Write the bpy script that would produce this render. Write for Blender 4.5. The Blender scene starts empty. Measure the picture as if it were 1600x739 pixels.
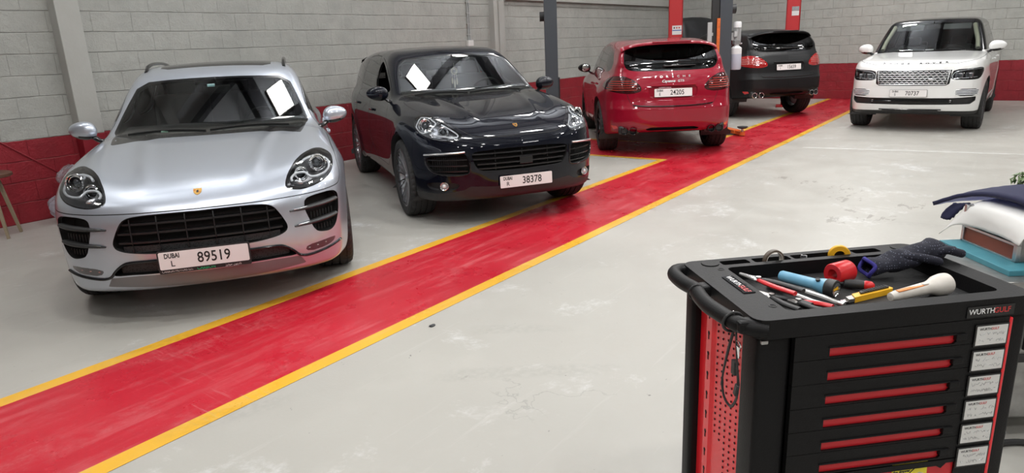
import bpy, bmesh, math, random
import numpy as np
from mathutils import Vector, Matrix, Euler
random.seed(7); rng = np.random.RandomState(7)
scn = bpy.context.scene

# ---------------------------------------------------------------- camera, world, light, exposure
CAM = (0.0, 0.0, 1.605); F_PX = 1057.46; PITCH, ROLL, YAW = .2726, -.0437, .65511
def make_camera():
    cy, sy, cp, s_p = math.cos(YAW), math.sin(YAW), math.cos(PITCH), math.sin(PITCH)
    fwd = Vector((cy*cp, sy*cp, -s_p)); left = Vector((-sy, cy, 0)); up = fwd.cross(left); right = -left
    r2 = math.cos(ROLL)*right + math.sin(ROLL)*up; u2 = -math.sin(ROLL)*right + math.cos(ROLL)*up
    cd = bpy.data.cameras.new('camera'); cd.sensor_fit = 'HORIZONTAL'; cd.sensor_width = 36; cd.lens = F_PX/1600*36
    cd.clip_start = .05; cd.clip_end = 200
    co = bpy.data.objects.new('camera', cd); scn.collection.objects.link(co)
    m = Matrix((r2, u2, -fwd)).transposed().to_4x4(); m.translation = Vector(CAM); co.matrix_world = m
    scn.camera = co
make_camera()
w = bpy.data.worlds.new('world'); scn.world = w; w.use_nodes = True
w.node_tree.nodes['Background'].inputs[0].default_value = (.75, .85, 1, 1); w.node_tree.nodes['Background'].inputs[1].default_value = .6
scn.view_settings.view_transform = 'Standard'; scn.view_settings.look = 'None'
scn.view_settings.gamma = 1.0; scn.view_settings.use_curve_mapping = False
scn.view_settings.exposure = -0.10
XMIN, XMAX, YMIN, YMAX, ZC = -7.0, 18.79, -9.0, 8.478, 6.0
LAMPS = []          # (x, y, z, size along x, size along y, strength)
for i in range(11):
    for ly in (6.7, 2.7): LAMPS.append((1.7*i + .05, ly, 5.0, .40, .46, 15 if ly > 4 else 54))
for lx in (-5.0, -2.0, 1.5, 5.1, 8.5, 12.0, 15.5):
    for ly in (-5.3, -1.3): LAMPS.append((lx, ly, 5.0, .40, .46, 44 if ly < -4 else 62))
# ---------------------------------------------------------------- geometry core (numpy)
def sp(*pts):
    """smooth curve through (x, value) pairs, constant beyond its ends"""
    a = np.array(sorted(pts), float); X, Y = a[:, 0], a[:, 1]
    d = np.diff(Y) / np.diff(X); m = np.zeros(len(X)); m[0], m[-1] = d[0], d[-1]
    for i in range(1, len(X) - 1):
        if d[i-1] * d[i] > 0:
            h0, h1 = X[i] - X[i-1], X[i+1] - X[i]; w1, w2 = 2*h1 + h0, h1 + 2*h0
            m[i] = (w1 + w2) / (w1 / d[i-1] + w2 / d[i])
    def f(x):
        x = np.clip(x, X[0], X[-1]); i = np.clip(np.searchsorted(X, x, side='right') - 1, 0, len(X) - 2)
        h = X[i+1] - X[i]; t = (x - X[i]) / h; t2 = t*t; t3 = t2*t
        return (2*t3 - 3*t2 + 1)*Y[i] + (t3 - 2*t2 + t)*h*m[i] + (-2*t3 + 3*t2)*Y[i+1] + (t3 - t2)*h*m[i+1]
    return f

def smax(a, b, k):
    h = np.maximum(k - np.abs(a - b), 0) / k
    return np.maximum(a, b) + h*h*k*0.25
def smin(a, b, k): return -smax(-a, -b, k)
def slope(f, x, e=.01):
    return (f(x + e) - f(x - e)) / (2*e)
def gauss(x, s): return np.exp(-(x / s)**2)

def car_field(c):
    """implicit surface of a car body: negative inside"""
    lo, hi = c['lo'], c['hi']
    def f(x, y, z):
        ay = np.abs(y)
        fl = 0
        for ax in (0, -c['wb']):
            r = np.hypot(x - ax, z - c['wr'])
            fl = fl + lo['flare'] * gauss(r - c['arch'] - .02, .075) * (z > 0)
        w = lo['plan'](x) + lo['sect'](z) + fl + lo.get('line', lambda x, z: 0)(x, z)
        s = (ay - w) / np.sqrt(1 + slope(lo['plan'], x)**2 + np.minimum(slope(lo['sect'], z), 1.5)**2)
        q = ay
        fr = (x - lo['front'](z) + lo['fcurve'](q)) / np.sqrt(1 + slope(lo['fcurve'], q)**2 + slope(lo['front'], z)**2)
        re = (lo['rear'](z) + lo['rcurve'](q) - x) / np.sqrt(1 + slope(lo['rcurve'], q)**2 + slope(lo['rear'], z)**2)
        top = lo['top'](x) + lo['crown'](x, ay)
        tp = (z - top) / np.sqrt(1 + slope(lo['top'], x)**2)
        b = smax(s, tp, lo['ks']); b = smax(b, fr, lo['kf']); b = smax(b, re, lo['kr']); b = smax(b, lo['bottom'](x) - z, .05)
        g = (ay - hi['side'](z) - hi['plan'](x)) / np.sqrt(1 + slope(hi['side'], z)**2)
        (xb, zb), (xt, zt) = hi['ws']; L = math.hypot(xt - xb, zt - zb)
        ws = ((x + hi['wk']*ay*ay - xb) * (zt - zb) - (z - zb) * (xt - xb)) / L
        (xb, zb), (xt, zt) = hi['bl']; L = math.hypot(xt - xb, zt - zb)
        bl = -((x - hi['bk']*ay*ay - xb) * (zt - zb) - (z - zb) * (xt - xb)) / L
        rf = (z - hi['roof'](x) + hi['rc'] * ay * ay) / np.sqrt(1 + slope(hi['roof'], x)**2)
        g = smax(g, rf, hi['kr']); g = smax(g, ws, hi['kw']); g = smax(g, bl, hi['kb']); g = smax(g, re + .015, .04); g = smax(g, .7 - z, .02)
        o = smin(b, g, c['ku'])
        if 'extra' in c: o = c['extra'](o, x, ay, z)
        return o
    return f

def grad(f, P, e=.002):
    x, y, z = P.T
    return np.stack([f(x+e, y, z) - f(x-e, y, z), f(x, y+e, z) - f(x, y-e, z), f(x, y, z+e) - f(x, y, z-e)], 1) / (2*e)

def nets(f, lo, hi, h):
    """surface of f=0 as triangles (surface nets, then pulled exactly onto the surface)"""
    n = [int(math.ceil((b - a) / h)) + 1 for a, b in zip(lo, hi)]
    ax = [lo[i] + h*np.arange(n[i]) for i in range(3)]
    F = np.empty(n, np.float32)
    for i0 in range(0, n[0], 24):
        X, Y, Z = np.meshgrid(ax[0][i0:i0+24], ax[1], ax[2], indexing='ij')
        F[i0:i0+24] = f(X, Y, Z)
    I = F < 0
    cor = [(i, j, k) for i in (0, 1) for j in (0, 1) for k in (0, 1)]
    S = lambda A, o: A[o[0]:A.shape[0]-1+o[0], o[1]:A.shape[1]-1+o[1], o[2]:A.shape[2]-1+o[2]]
    cnt = sum(S(I, o).astype(np.int8) for o in cor); act = (cnt > 0) & (cnt < 8)
    idx = -np.ones(act.shape, np.int64); cells = np.argwhere(act); idx[act] = np.arange(len(cells))
    acc = np.zeros((len(cells), 3)); num = np.zeros(len(cells))
    for a in cor:
        for d in range(3):
            if a[d]: continue
            b = list(a); b[d] = 1
            fa = F[tuple((cells + a).T)]; fb = F[tuple((cells + b).T)]; m = (fa < 0) != (fb < 0)
            t = np.where(m, fa / np.where(m, fa - fb, 1), 0); p = np.array(a, float)[None] + t[:, None] * np.eye(3)[d][None]
            acc[m] += p[m]; num[m] += 1
    V = np.array(lo) + h * (cells + acc / num[:, None])
    T = []
    for d in range(3):
        u, v = (d+1) % 3, (d+2) % 3
        sl = [slice(None)]*3; sl2 = [slice(None)]*3; sl[d] = slice(0, -1); sl2[d] = slice(1, None)
        A, B = I[tuple(sl)], I[tuple(sl2)]; E = np.argwhere(A != B)
        E = E[(E[:, u] > 0) & (E[:, v] > 0) & (E[:, u] < n[u]-1) & (E[:, v] < n[v]-1)]
        inn = A[tuple(E.T)]
        def at(du, dv):
            c = E.copy(); c[:, u] += du; c[:, v] += dv; return idx[tuple(c.T)]
        q = np.stack([at(-1, -1), at(0, -1), at(0, 0), at(-1, 0)], 1)
        q[~inn] = q[~inn][:, ::-1]
        T += [q[:, [0, 1, 2]], q[:, [0, 2, 3]]]
    T = np.concatenate(T)
    for _ in range(4):
        g = grad(f, V); v = f(*V.T); V = V - np.clip(v / np.maximum((g*g).sum(1), .04), -h, h)[:, None] * g
    return V, T

def split(V, T, d, f=None):
    """cut triangles along the zero line of d (one value per vertex); d becomes 0 on the new vertices"""
    d = np.where(np.abs(d) < 2e-4, 0, d)
    s = np.sign(d).astype(int)
    ts = s[T]; cut = (ts.max(1) > 0) & (ts.min(1) < 0)
    keep = T[~cut]; C = T[cut]
    if not len(C): return V, T, d, np.arange(len(T))
    par = np.flatnonzero(cut).tolist(); pout = []
    out = []; newv = {}; nV = [V]; nd = [d]; n0 = len(V); add = []
    def cutpt(a, b):
        k = (a, b) if a < b else (b, a)
        if k not in newv:
            newv[k] = n0 + len(add); t = d[k[0]] / (d[k[0]] - d[k[1]]); add.append(V[k[0]] + t*(V[k[1]] - V[k[0]]))
        return newv[k]
    for tri, pi in zip(C.tolist(), par):
        pout_n = len(out)
        for r in range(3):
            a, b, c = tri[r], tri[(r+1) % 3], tri[(r+2) % 3]
            if s[a] == 0 and s[b]*s[c] < 0:
                m = cutpt(b, c); out += [(a, b, m), (a, m, c)]; break
            if s[a] != 0 and s[b] == -s[a] and s[c] == -s[a]:
                m, n = cutpt(a, b), cutpt(a, c); out += [(a, m, n), (m, b, c), (m, c, n)]; break
        pout += [pi]*(len(out) - pout_n)
    A = np.array(add); 
    if f is not None and len(A):
        g = grad(f, A); A = A - (f(*A.T) / np.maximum((g*g).sum(1), .04))[:, None]*g
    return np.concatenate([V, A]), np.concatenate([keep, np.array(out)]), np.concatenate([d, np.zeros(len(A))]), np.concatenate([np.flatnonzero(~cut), np.array(pout, int)])

def chaikin(P, n=2, closed=True):
    P = np.array(P, float)
    for _ in range(n):
        Q = np.roll(P, -1, 0) if closed else P[1:]
        R = P if closed else P[:-1]
        N = np.empty((2*len(R), P.shape[1])); N[0::2] = .78*R + .22*Q; N[1::2] = .22*R + .78*Q
        if not closed: N = np.concatenate([P[:1], N, P[-1:]])
        P = N
    return P
def poly_d(P, u, v):
    """signed distance to a closed 2D polygon, negative inside"""
    best = np.full(u.shape, 1e9); ins = np.zeros(u.shape, bool)
    for i in range(len(P)):
        a, b = P[i], P[(i+1) % len(P)]; e = b - a; L = (e*e).sum() + 1e-12
        t = np.clip(((u - a[0])*e[0] + (v - a[1])*e[1]) / L, 0, 1)
        best = np.minimum(best, np.hypot(u - a[0] - t*e[0], v - a[1] - t*e[1]))
        if a[1] != b[1]:
            c = ((a[1] > v) != (b[1] > v)) & (u < (b[0]-a[0])*(v-a[1])/(b[1]-a[1]) + a[0]); ins ^= c
    return np.where(ins, -best, best)

# ---------------------------------------------------------------- the three body shapes
def macan_def():
    lo = dict(
        plan=sp((1.0, .925), (.45, .945), (0, .95), (-1.3, .935), (-2.8, .955), (-3.4, .91), (-3.8, .84)),
        sect=sp((.18, -.10), (.30, -.035), (.45, -.012), (.62, 0), (.80, -.004), (.92, -.03), (1.02, -.075), (1.12, -.15)),
        flare=.022,
        front=sp((.18, .84), (.26, .89), (.38, .915), (.52, .925), (.66, .918), (.76, .885), (.84, .815), (.95, .69)),
        fcurve=sp((0, 0), (.3, .02), (.55, .085), (.72, .175), (.84, .30), (.91, .46), (.96, .68), (1.02, 1.05)),
        rear=sp((.2, -3.62), (.4, -3.76), (.6, -3.79), (.85, -3.77), (1.1, -3.66)),
        rcurve=sp((0, 0), (.5, .04), (.75, .15), (.88, .38), (1, .8)),
        top=sp((1.0, .70), (.90, .765), (.75, .835), (.55, .90), (.3, .955), (0, 1.005), (-.3, 1.045), (-.62, 1.075), (-1.2, 1.09), (-2.6, 1.13), (-3.4, 1.12), (-3.8, 1.05)),
        crown=lambda x, ay: .035*gauss(ay - .70, .17)*(1/(1+np.exp(-(x+.75)*7)))*(1/(1+np.exp((x-.62)*9))) + .010*gauss(ay - .42 + .14*(x+.1), .055)*(1/(1+np.exp(-(x+.6)*14)))*(1/(1+np.exp((x-.62)*12))) - .055*(ay/.9)**4 - .02*(ay/.9)**2,
        bottom=sp((.95, .225), (.6, .2), (-3, .22), (-3.8, .32)),
        ks=.085, kf=.085, kr=.12,
        line=lambda x, z: -.022*gauss(z - .50, .09)*gauss(x + 1.4, .8))
    hi = dict(side=sp((.9, .86), (1.05, .825), (1.25, .765), (1.45, .69), (1.65, .60)),
        plan=sp((.2, -.05), (-.6, -.02), (-1.6, .0), (-2.6, -.005), (-3.3, -.05), (-3.8, -.12)),
        ws=((-.55, 1.075), (-1.40, 1.545)), wk=.22, bl=((-3.70, 1.10), (-3.28, 1.50)), bk=.12,
        roof=sp((-.8, 1.47), (-1.4, 1.56), (-1.9, 1.59), (-2.4, 1.585), (-3.0, 1.54), (-3.6, 1.46)), rc=.075, kr=.10, kw=.08, kb=.08)
    return dict(lo=lo, hi=hi, wb=2.807, wr=.366, arch=.408, ku=.05, box=((-3.95, -1.05, .12), (1.05, 1.05, 1.68)))

def cayenne_def():
    lo = dict(
        plan=sp((1.0, .92), (.45, .945), (0, .955), (-1.4, .93), (-2.85, .965), (-3.4, .935), (-3.95, .87)),
        sect=sp((.2, -.09), (.34, -.03), (.5, -.01), (.70, 0), (.88, -.004), (1.0, -.03), (1.12, -.08), (1.22, -.15)),
        flare=.020,
        front=sp((.20, .84), (.30, .90), (.45, .925), (.60, .935), (.74, .915), (.84, .875), (.92, .80), (1.0, .68)),
        fcurve=sp((0, 0), (.3, .02), (.55, .08), (.72, .17), (.84, .30), (.91, .46), (.96, .68), (1.02, 1.05)),
        rear=sp((.25, -3.74), (.38, -3.85), (.52, -3.905), (.66, -3.91), (.74, -3.885), (.82, -3.865), (.95, -3.86), (1.1, -3.815), (1.25, -3.74)),
        rcurve=sp((0, 0), (.45, .03), (.68, .10), (.80, .20), (.88, .36), (.94, .62), (1, .95)),
        top=sp((1.0, .78), (.90, .84), (.75, .915), (.55, .98), (.3, 1.035), (0, 1.085), (-.3, 1.125), (-.62, 1.155), (-1.2, 1.165), (-2.6, 1.20), (-3.4, 1.20), (-3.9, 1.16)),
        crown=lambda x, ay: .035*gauss(ay - .70, .17)*(1/(1+np.exp(-(x+.75)*7)))*(1/(1+np.exp((x-.62)*9))) + .010*gauss(ay - .42 + .14*(x+.1), .055)*(1/(1+np.exp(-(x+.6)*14)))*(1/(1+np.exp((x-.62)*12))) - .055*(ay/.9)**4 - .02*(ay/.9)**2,
        bottom=sp((.95, .26), (.6, .24), (-3, .26), (-3.6, .33), (-3.9, .38)),
        ks=.085, kf=.08, kr=.08,
        line=lambda x, z: -.018*gauss(z - .55, .10)*gauss(x + 1.4, .8))
    hi = dict(side=sp((1.0, .875), (1.15, .84), (1.35, .78), (1.52, .71), (1.72, .61)),
        plan=sp((.2, -.05), (-.6, -.02), (-1.6, .0), (-2.7, .0), (-3.3, -.03), (-3.9, -.10)),
        ws=((-.55, 1.155), (-1.36, 1.625)), wk=.22, bl=((-3.88, 1.12), (-3.44, 1.60)), bk=.12,
        roof=sp((-.8, 1.54), (-1.4, 1.625), (-1.9, 1.655), (-2.5, 1.65), (-3.1, 1.615), (-3.7, 1.55)), rc=.075, kr=.10, kw=.08, kb=.06)
    return dict(lo=lo, hi=hi, wb=2.895, wr=.386, arch=.428, ku=.05, box=((-4.1, -1.07, .15), (1.06, 1.07, 1.76)))

def rover_def():
    lo = dict(
        plan=sp((.9, .955), (.45, .968), (0, .97), (-1.4, .965), (-2.9, .97), (-3.6, .94), (-4.1, .90)),
        sect=sp((.25, -.05), (.40, -.02), (.6, -.006), (.80, 0), (.98, -.01), (1.1, -.03), (1.2, -.07), (1.3, -.14)),
        flare=.012,
        front=sp((.25, .70), (.34, .79), (.48, .835), (.62, .845), (.78, .84), (.92, .815), (1.04, .775), (1.12, .72), (1.2, .60)),
        fcurve=sp((0, 0), (.4, .02), (.65, .075), (.80, .155), (.90, .32), (1.0, .75)),
        rear=sp((.3, -4.06), (.5, -4.13), (.7, -4.14), (1.0, -4.08), (1.3, -4.02)),
        rcurve=sp((0, 0), (.6, .04), (.8, .12), (.92, .32), (1, .7)),
        top=sp((.9, 1.04), (.80, 1.07), (.65, 1.115), (.4, 1.15), (0, 1.185), (-.4, 1.215), (-.75, 1.235), (-1.2, 1.235), (-2.6, 1.25), (-3.8, 1.24), (-4.1, 1.2)),
        crown=lambda x, ay: .012*gauss(ay - .74, .12)*(1/(1+np.exp(-(x+.8)*7))) - .035*(ay/.9)**4 - .01*(ay/.9)**2,
        bottom=sp((.9, .30), (.6, .27), (-3, .28), (-4, .38)),
        ks=.09, kf=.08, kr=.09,
        line=lambda x, z: 0*x)
    hi = dict(side=sp((1.1, .90), (1.22, .87), (1.45, .80), (1.65, .725), (1.85, .64)),
        plan=sp((.2, -.05), (-.6, -.02), (-1.6, .0), (-2.9, .0), (-3.6, -.03), (-4.1, -.08)),
        ws=((-.66, 1.22), (-1.26, 1.76)), wk=.14, bl=((-4.02, 1.2), (-3.78, 1.70)), bk=.06,
        roof=sp((-.8, 1.70), (-1.3, 1.77), (-1.9, 1.80), (-2.9, 1.79), (-4.0, 1.74)), rc=.06, kr=.09, kw=.07, kb=.07)
    return dict(lo=lo, hi=hi, wb=2.922, wr=.398, arch=.435, ku=.03, box=((-4.3, -1.08, .18), (1.0, 1.08, 1.90)))

# ---------------------------------------------------------------- skin: a body surface cut into its panels
class Skin:
    def __init__(s, c, h):
        s.c = c; s.f = car_field(c); s.V, s.T = nets(s.f, c['box'][0], c['box'][1], h); s.lab = np.zeros(len(s.T), int); s.names = ['body']
    def id(s, n):
        if n not in s.names: s.names.append(n)
        return s.names.index(n)
    def level(s, dfun, lev):
        d = dfun(s.V) - lev; s.V, s.T, _, par = split(s.V, s.T, d, s.f); s.lab = s.lab[par]
    def mark(s, dfun, lo, hi, name, only):
        d = dfun(s.V)[s.T]; m = (d.mean(1) > lo) & (d.mean(1) < hi) & (d.min(1) > lo - 1e-3) & (d.max(1) < hi + 1e-3)
        m &= np.isin(s.lab, [s.id(o) for o in only]); s.lab[m] = s.id(name)
    def region(s, name, pts, ang, cond, trim=0, trim_name='window_trim', gap=0, smooth=2, only=('body',)):
        """pts: 3D outline on one side (y >= 0); ang: compass angle of the looking direction in degrees, or 'top'"""
        P = np.array(pts, float); a = 0 if ang == 'top' else math.radians(ang)
        pq = (lambda X, Y: (X[:, 0], Y)) if ang == 'top' else (lambda X, Y: (-X[:, 0]*math.sin(a) + Y*math.cos(a), X[:, 2]))
        pr = lambda X: pq(X, np.abs(X[:, 1]))
        u, v = pq(P, P[:, 1]); Q = np.stack([u, v], 1)
        if smooth: Q = chaikin(Q, smooth)
        def dfun(V):
            d = np.full(len(V), 9.); m = cond(V[:, 0], np.abs(V[:, 1]), V[:, 2])
            uu, vv = pr(V[m]); d[m] = poly_d(Q, uu, vv); return np.minimum(d, .3)
        if gap:
            s.level(dfun, gap); s.level(dfun, -gap); s.mark(dfun, -9, -gap, name, only); s.mark(dfun, -gap, gap, 'gap', only)
        else:
            s.level(dfun, 0)
            if trim: s.level(dfun, trim)
            s.mark(dfun, -9, 0, name, only)
            if trim: s.mark(dfun, 0, trim, trim_name, only)
    def arches(s):
        for ax in (0, -s.c['wb']):
            df = lambda V: np.where((np.abs(V[:, 1]) > .52) & (V[:, 2] < .95), np.hypot(V[:, 0] - ax, V[:, 2] - s.c['wr'] - .012) - s.c['arch'], .3)
            s.level(df, 0); s.mark(df, -9, 0, 'void', s.names[:])
    def piece(s, name, side=0):
        """vertices and triangles of one panel; side = +1/-1 keeps only that side of the car"""
        if name not in s.names: return np.zeros((0, 3)), np.zeros((0, 3), int)
        T = s.T[s.lab == s.id(name)]
        if side: T = T[np.sign(s.V[T, 1].mean(1)) == side]
        ids, inv = np.unique(T, return_inverse=True)
        return s.V[ids], inv.reshape(-1, 3)
    def normals(s, V):
        g = grad(s.f, V); return g / np.maximum(np.linalg.norm(g, axis=1), 1e-6)[:, None]

def pocket(V, T, vec, k=1.0):
    """push a panel inward by vec and wall it up to its old outline"""
    n = len(V); E = {}
    for a, b, c in T.tolist():
        for e in ((a, b), (b, c), (c, a)):
            if (e[1], e[0]) in E: del E[(e[1], e[0])]
            else: E[e] = 1
    c = V.mean(0); W = c + (V - c)*k + np.asarray(vec)
    tr = T.tolist(); out = [[t[0]+n, t[1]+n, t[2]+n] for t in tr]
    for a, b in E: out += [[a, b, b+n], [a, b+n, a+n]]
    return np.concatenate([V, W]), np.array(out)
def find(f, P, D, R=.9):
    """move from the outside point P along D until the surface is met (vectorised)"""
    P = np.atleast_2d(np.asarray(P, float)); D = np.broadcast_to(np.asarray(D, float), P.shape); a = np.zeros(len(P)); L = R
    for n in (48, 16, 16, 8):
        k = np.linspace(0, 1, n+1)[:, None]; t = a[None] + k*L; X = P[None] + t[..., None]*D[None]; X = X.reshape(-1, 3)
        F = f(X[:, 0], X[:, 1], X[:, 2]).reshape(n+1, -1); i = np.maximum(np.argmax(F < 0, 0), 1); a = t[i-1, np.arange(len(P))]; L = L/n
    return P + a[:, None]*D
def front_pt(f, y, z, off=0, x0=1.1): 
    P = find(f, np.stack(np.broadcast_arrays(np.full_like(np.asarray(y, float), x0), y, z), -1), (-1, 0, 0)); P[:, 0] += off; return P
def rear_pt(f, y, z, off=0, x0=-4.3):
    P = find(f, np.stack(np.broadcast_arrays(np.full_like(np.asarray(y, float), x0), y, z), -1), (1, 0, 0)); P[:, 0] -= off; return P
def top_pt(f, x, y, off=0):
    P = find(f, np.stack(np.broadcast_arrays(x, y, np.full_like(np.asarray(x, float), 1.95)), -1), (0, 0, -1)); P[:, 2] += off; return P
def side_pt(f, x, z, sgn=1, off=0):
    P = find(f, np.stack(np.broadcast_arrays(x, np.full_like(np.asarray(x, float), 1.15*sgn), z), -1), (0, -sgn, 0)); P[:, 1] += off*sgn; return P

def skin_macan():
    s = Skin(macan_def(), .0155)
    fr = lambda x, y, z: x > .5
    s.region('windscreen', [(-.5, -.2, 1.066), (-.5, .40, 1.066), (-.45, .735, 1.050), (-.8, .675, 1.235), (-1.25, .598, 1.425), (-1.2, .3, 1.445), (-1.2, -.2, 1.45)], 0, lambda x, y, z: (x > -1.6) & (x < -.1) & (z > 1.0), trim=.016, smooth=1)
    for n, p in (('front_side_window', [(-.80, 1.115), (-1.02, 1.235), (-1.35, 1.375), (-1.62, 1.445), (-1.68, 1.12)]), ('rear_side_window', [(-1.74, 1.12), (-1.70, 1.455), (-2.2, 1.475), (-2.55, 1.455), (-2.62, 1.145)]),
                 ('quarter_window', [(-2.70, 1.15), (-2.64, 1.45), (-2.95, 1.395), (-3.22, 1.26), (-3.15, 1.18)])):
        s.region(n, [(a, .7, b) for a, b in p], 90, lambda x, y, z: (y > .5) & (z > 1.02), trim=.014, smooth=2)
    s.region('rear_window', [(-3.6, -.2, 1.13), (-3.6, .58, 1.14), (-3.4, .54, 1.40), (-3.3, -.2, 1.43)], 0, lambda x, y, z: (x < -3.15) & (z > 1.0), trim=.014, smooth=1)
    s.region('sunroof', [(-1.47, -.2, 0), (-1.48, .40, 0), (-1.54, .47, 0), (-2.75, .47, 0), (-2.80, -.2, 0)], 'top', lambda x, y, z: z > 1.4, smooth=0)
    s.region('headlamp', [(.785, .539, .775), (.74, .537, .806), (.66, .560, .851), (.52, .606, .904), (.38, .668, .940), (.26, .745, .955), (.19, .80, .945), (.24, .842, .915), (.38, .852, .872), (.50, .838, .834), (.62, .785, .796), (.70, .700, .772), (.76, .62, .762)], 40, lambda x, y, z: (x > .05) & (y > .4), trim=.006, trim_name='lamp_seal', smooth=2)
    s.region('grille', [(.9, -.2, .712), (.88, .28, .714), (.87, .40, .705), (.87, .445, .682), (.86, .480, .625), (.86, .515, .55), (.86, .505, .510), (.87, .45, .487), (.88, .35, .474), (.9, .25, .467), (.9, -.2, .462)], 0, fr, smooth=2)
    s.region('side_intake', [(.79, .632, .697), (.74, .70, .713), (.63, .82, .714), (.58, .865, .680), (.60, .852, .56), (.65, .822, .468), (.69, .775, .442), (.76, .70, .458), (.79, .68, .492), (.79, .652, .555), (.80, .628, .63)], 30, fr, smooth=2)
    s.region('running_lamp', [(.81, .592, .382), (.66, .815, .398), (.66, .805, .368), (.71, .76, .345), (.79, .62, .336)], 30, fr, smooth=1)
    s.region('lower_intake', [(.9, -.2, .425), (.9, .27, .424), (.87, .44, .420), (.84, .51, .400), (.82, .555, .352), (.82, .545, .333), (.86, .40, .340), (.9, -.2, .333)], 0, fr, smooth=1)
    s.region('front_lip', [(.9, -.2, .326), (.88, .40, .331), (.82, .565, .322), (.79, .60, .262), (.87, .32, .245), (.9, -.2, .215)], 0, fr, smooth=0)
    g = .0028
    zs = sp((-.5, .99), (-.2, .962), (.05, .93), (.30, .865), (.45, .775), (.55, .738), (.75, .728), (.95, .722))
    def hood(V):
        d = np.maximum(zs(V[:, 0]) + .012*(np.abs(V[:, 1]) > 2) - V[:, 2], (-.34 - .20*np.abs(V[:, 1])**2 - V[:, 0])*.9)
        return np.where(V[:, 0] > -.8, d, .3)
    s.level(hood, g); s.level(hood, -g); s.mark(hood, -9, -g, 'bonnet', ('body',)); s.mark(hood, -g, g, 'gap', ('body',))
    s.region('front_door', [(-.52, .9, .36), (-.62, .9, .9), (-.74, .8, 1.09), (-1.02, .8, 1.26), (-1.35, .7, 1.405), (-1.68, .7, 1.48), (-1.71, .8, 1.0), (-1.70, .9, .36)], 90, lambda x, y, z: (y > .55) & (z < 1.5), gap=g, smooth=1)
    s.region('rear_door', [(-1.72, .9, .36), (-1.73, .9, 1.0), (-1.70, .8, 1.48), (-2.2, .7, 1.50), (-2.60, .7, 1.475), (-2.66, .8, 1.10), (-2.42, .9, .78), (-2.36, .9, .36)], 90, lambda x, y, z: (y > .55) & (z < 1.5), gap=g, smooth=1)
    s.region('tailgate', [(-3.8, -.2, .72), (-3.8, .55, .74), (-3.7, .70, .90), (-3.6, .63, 1.15), (-3.3, .55, 1.46), (-3.3, -.2, 1.49)], 0, lambda x, y, z: (x < -3.1) & (z > .5), gap=g, smooth=1)
    s.arches(); return s
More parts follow.
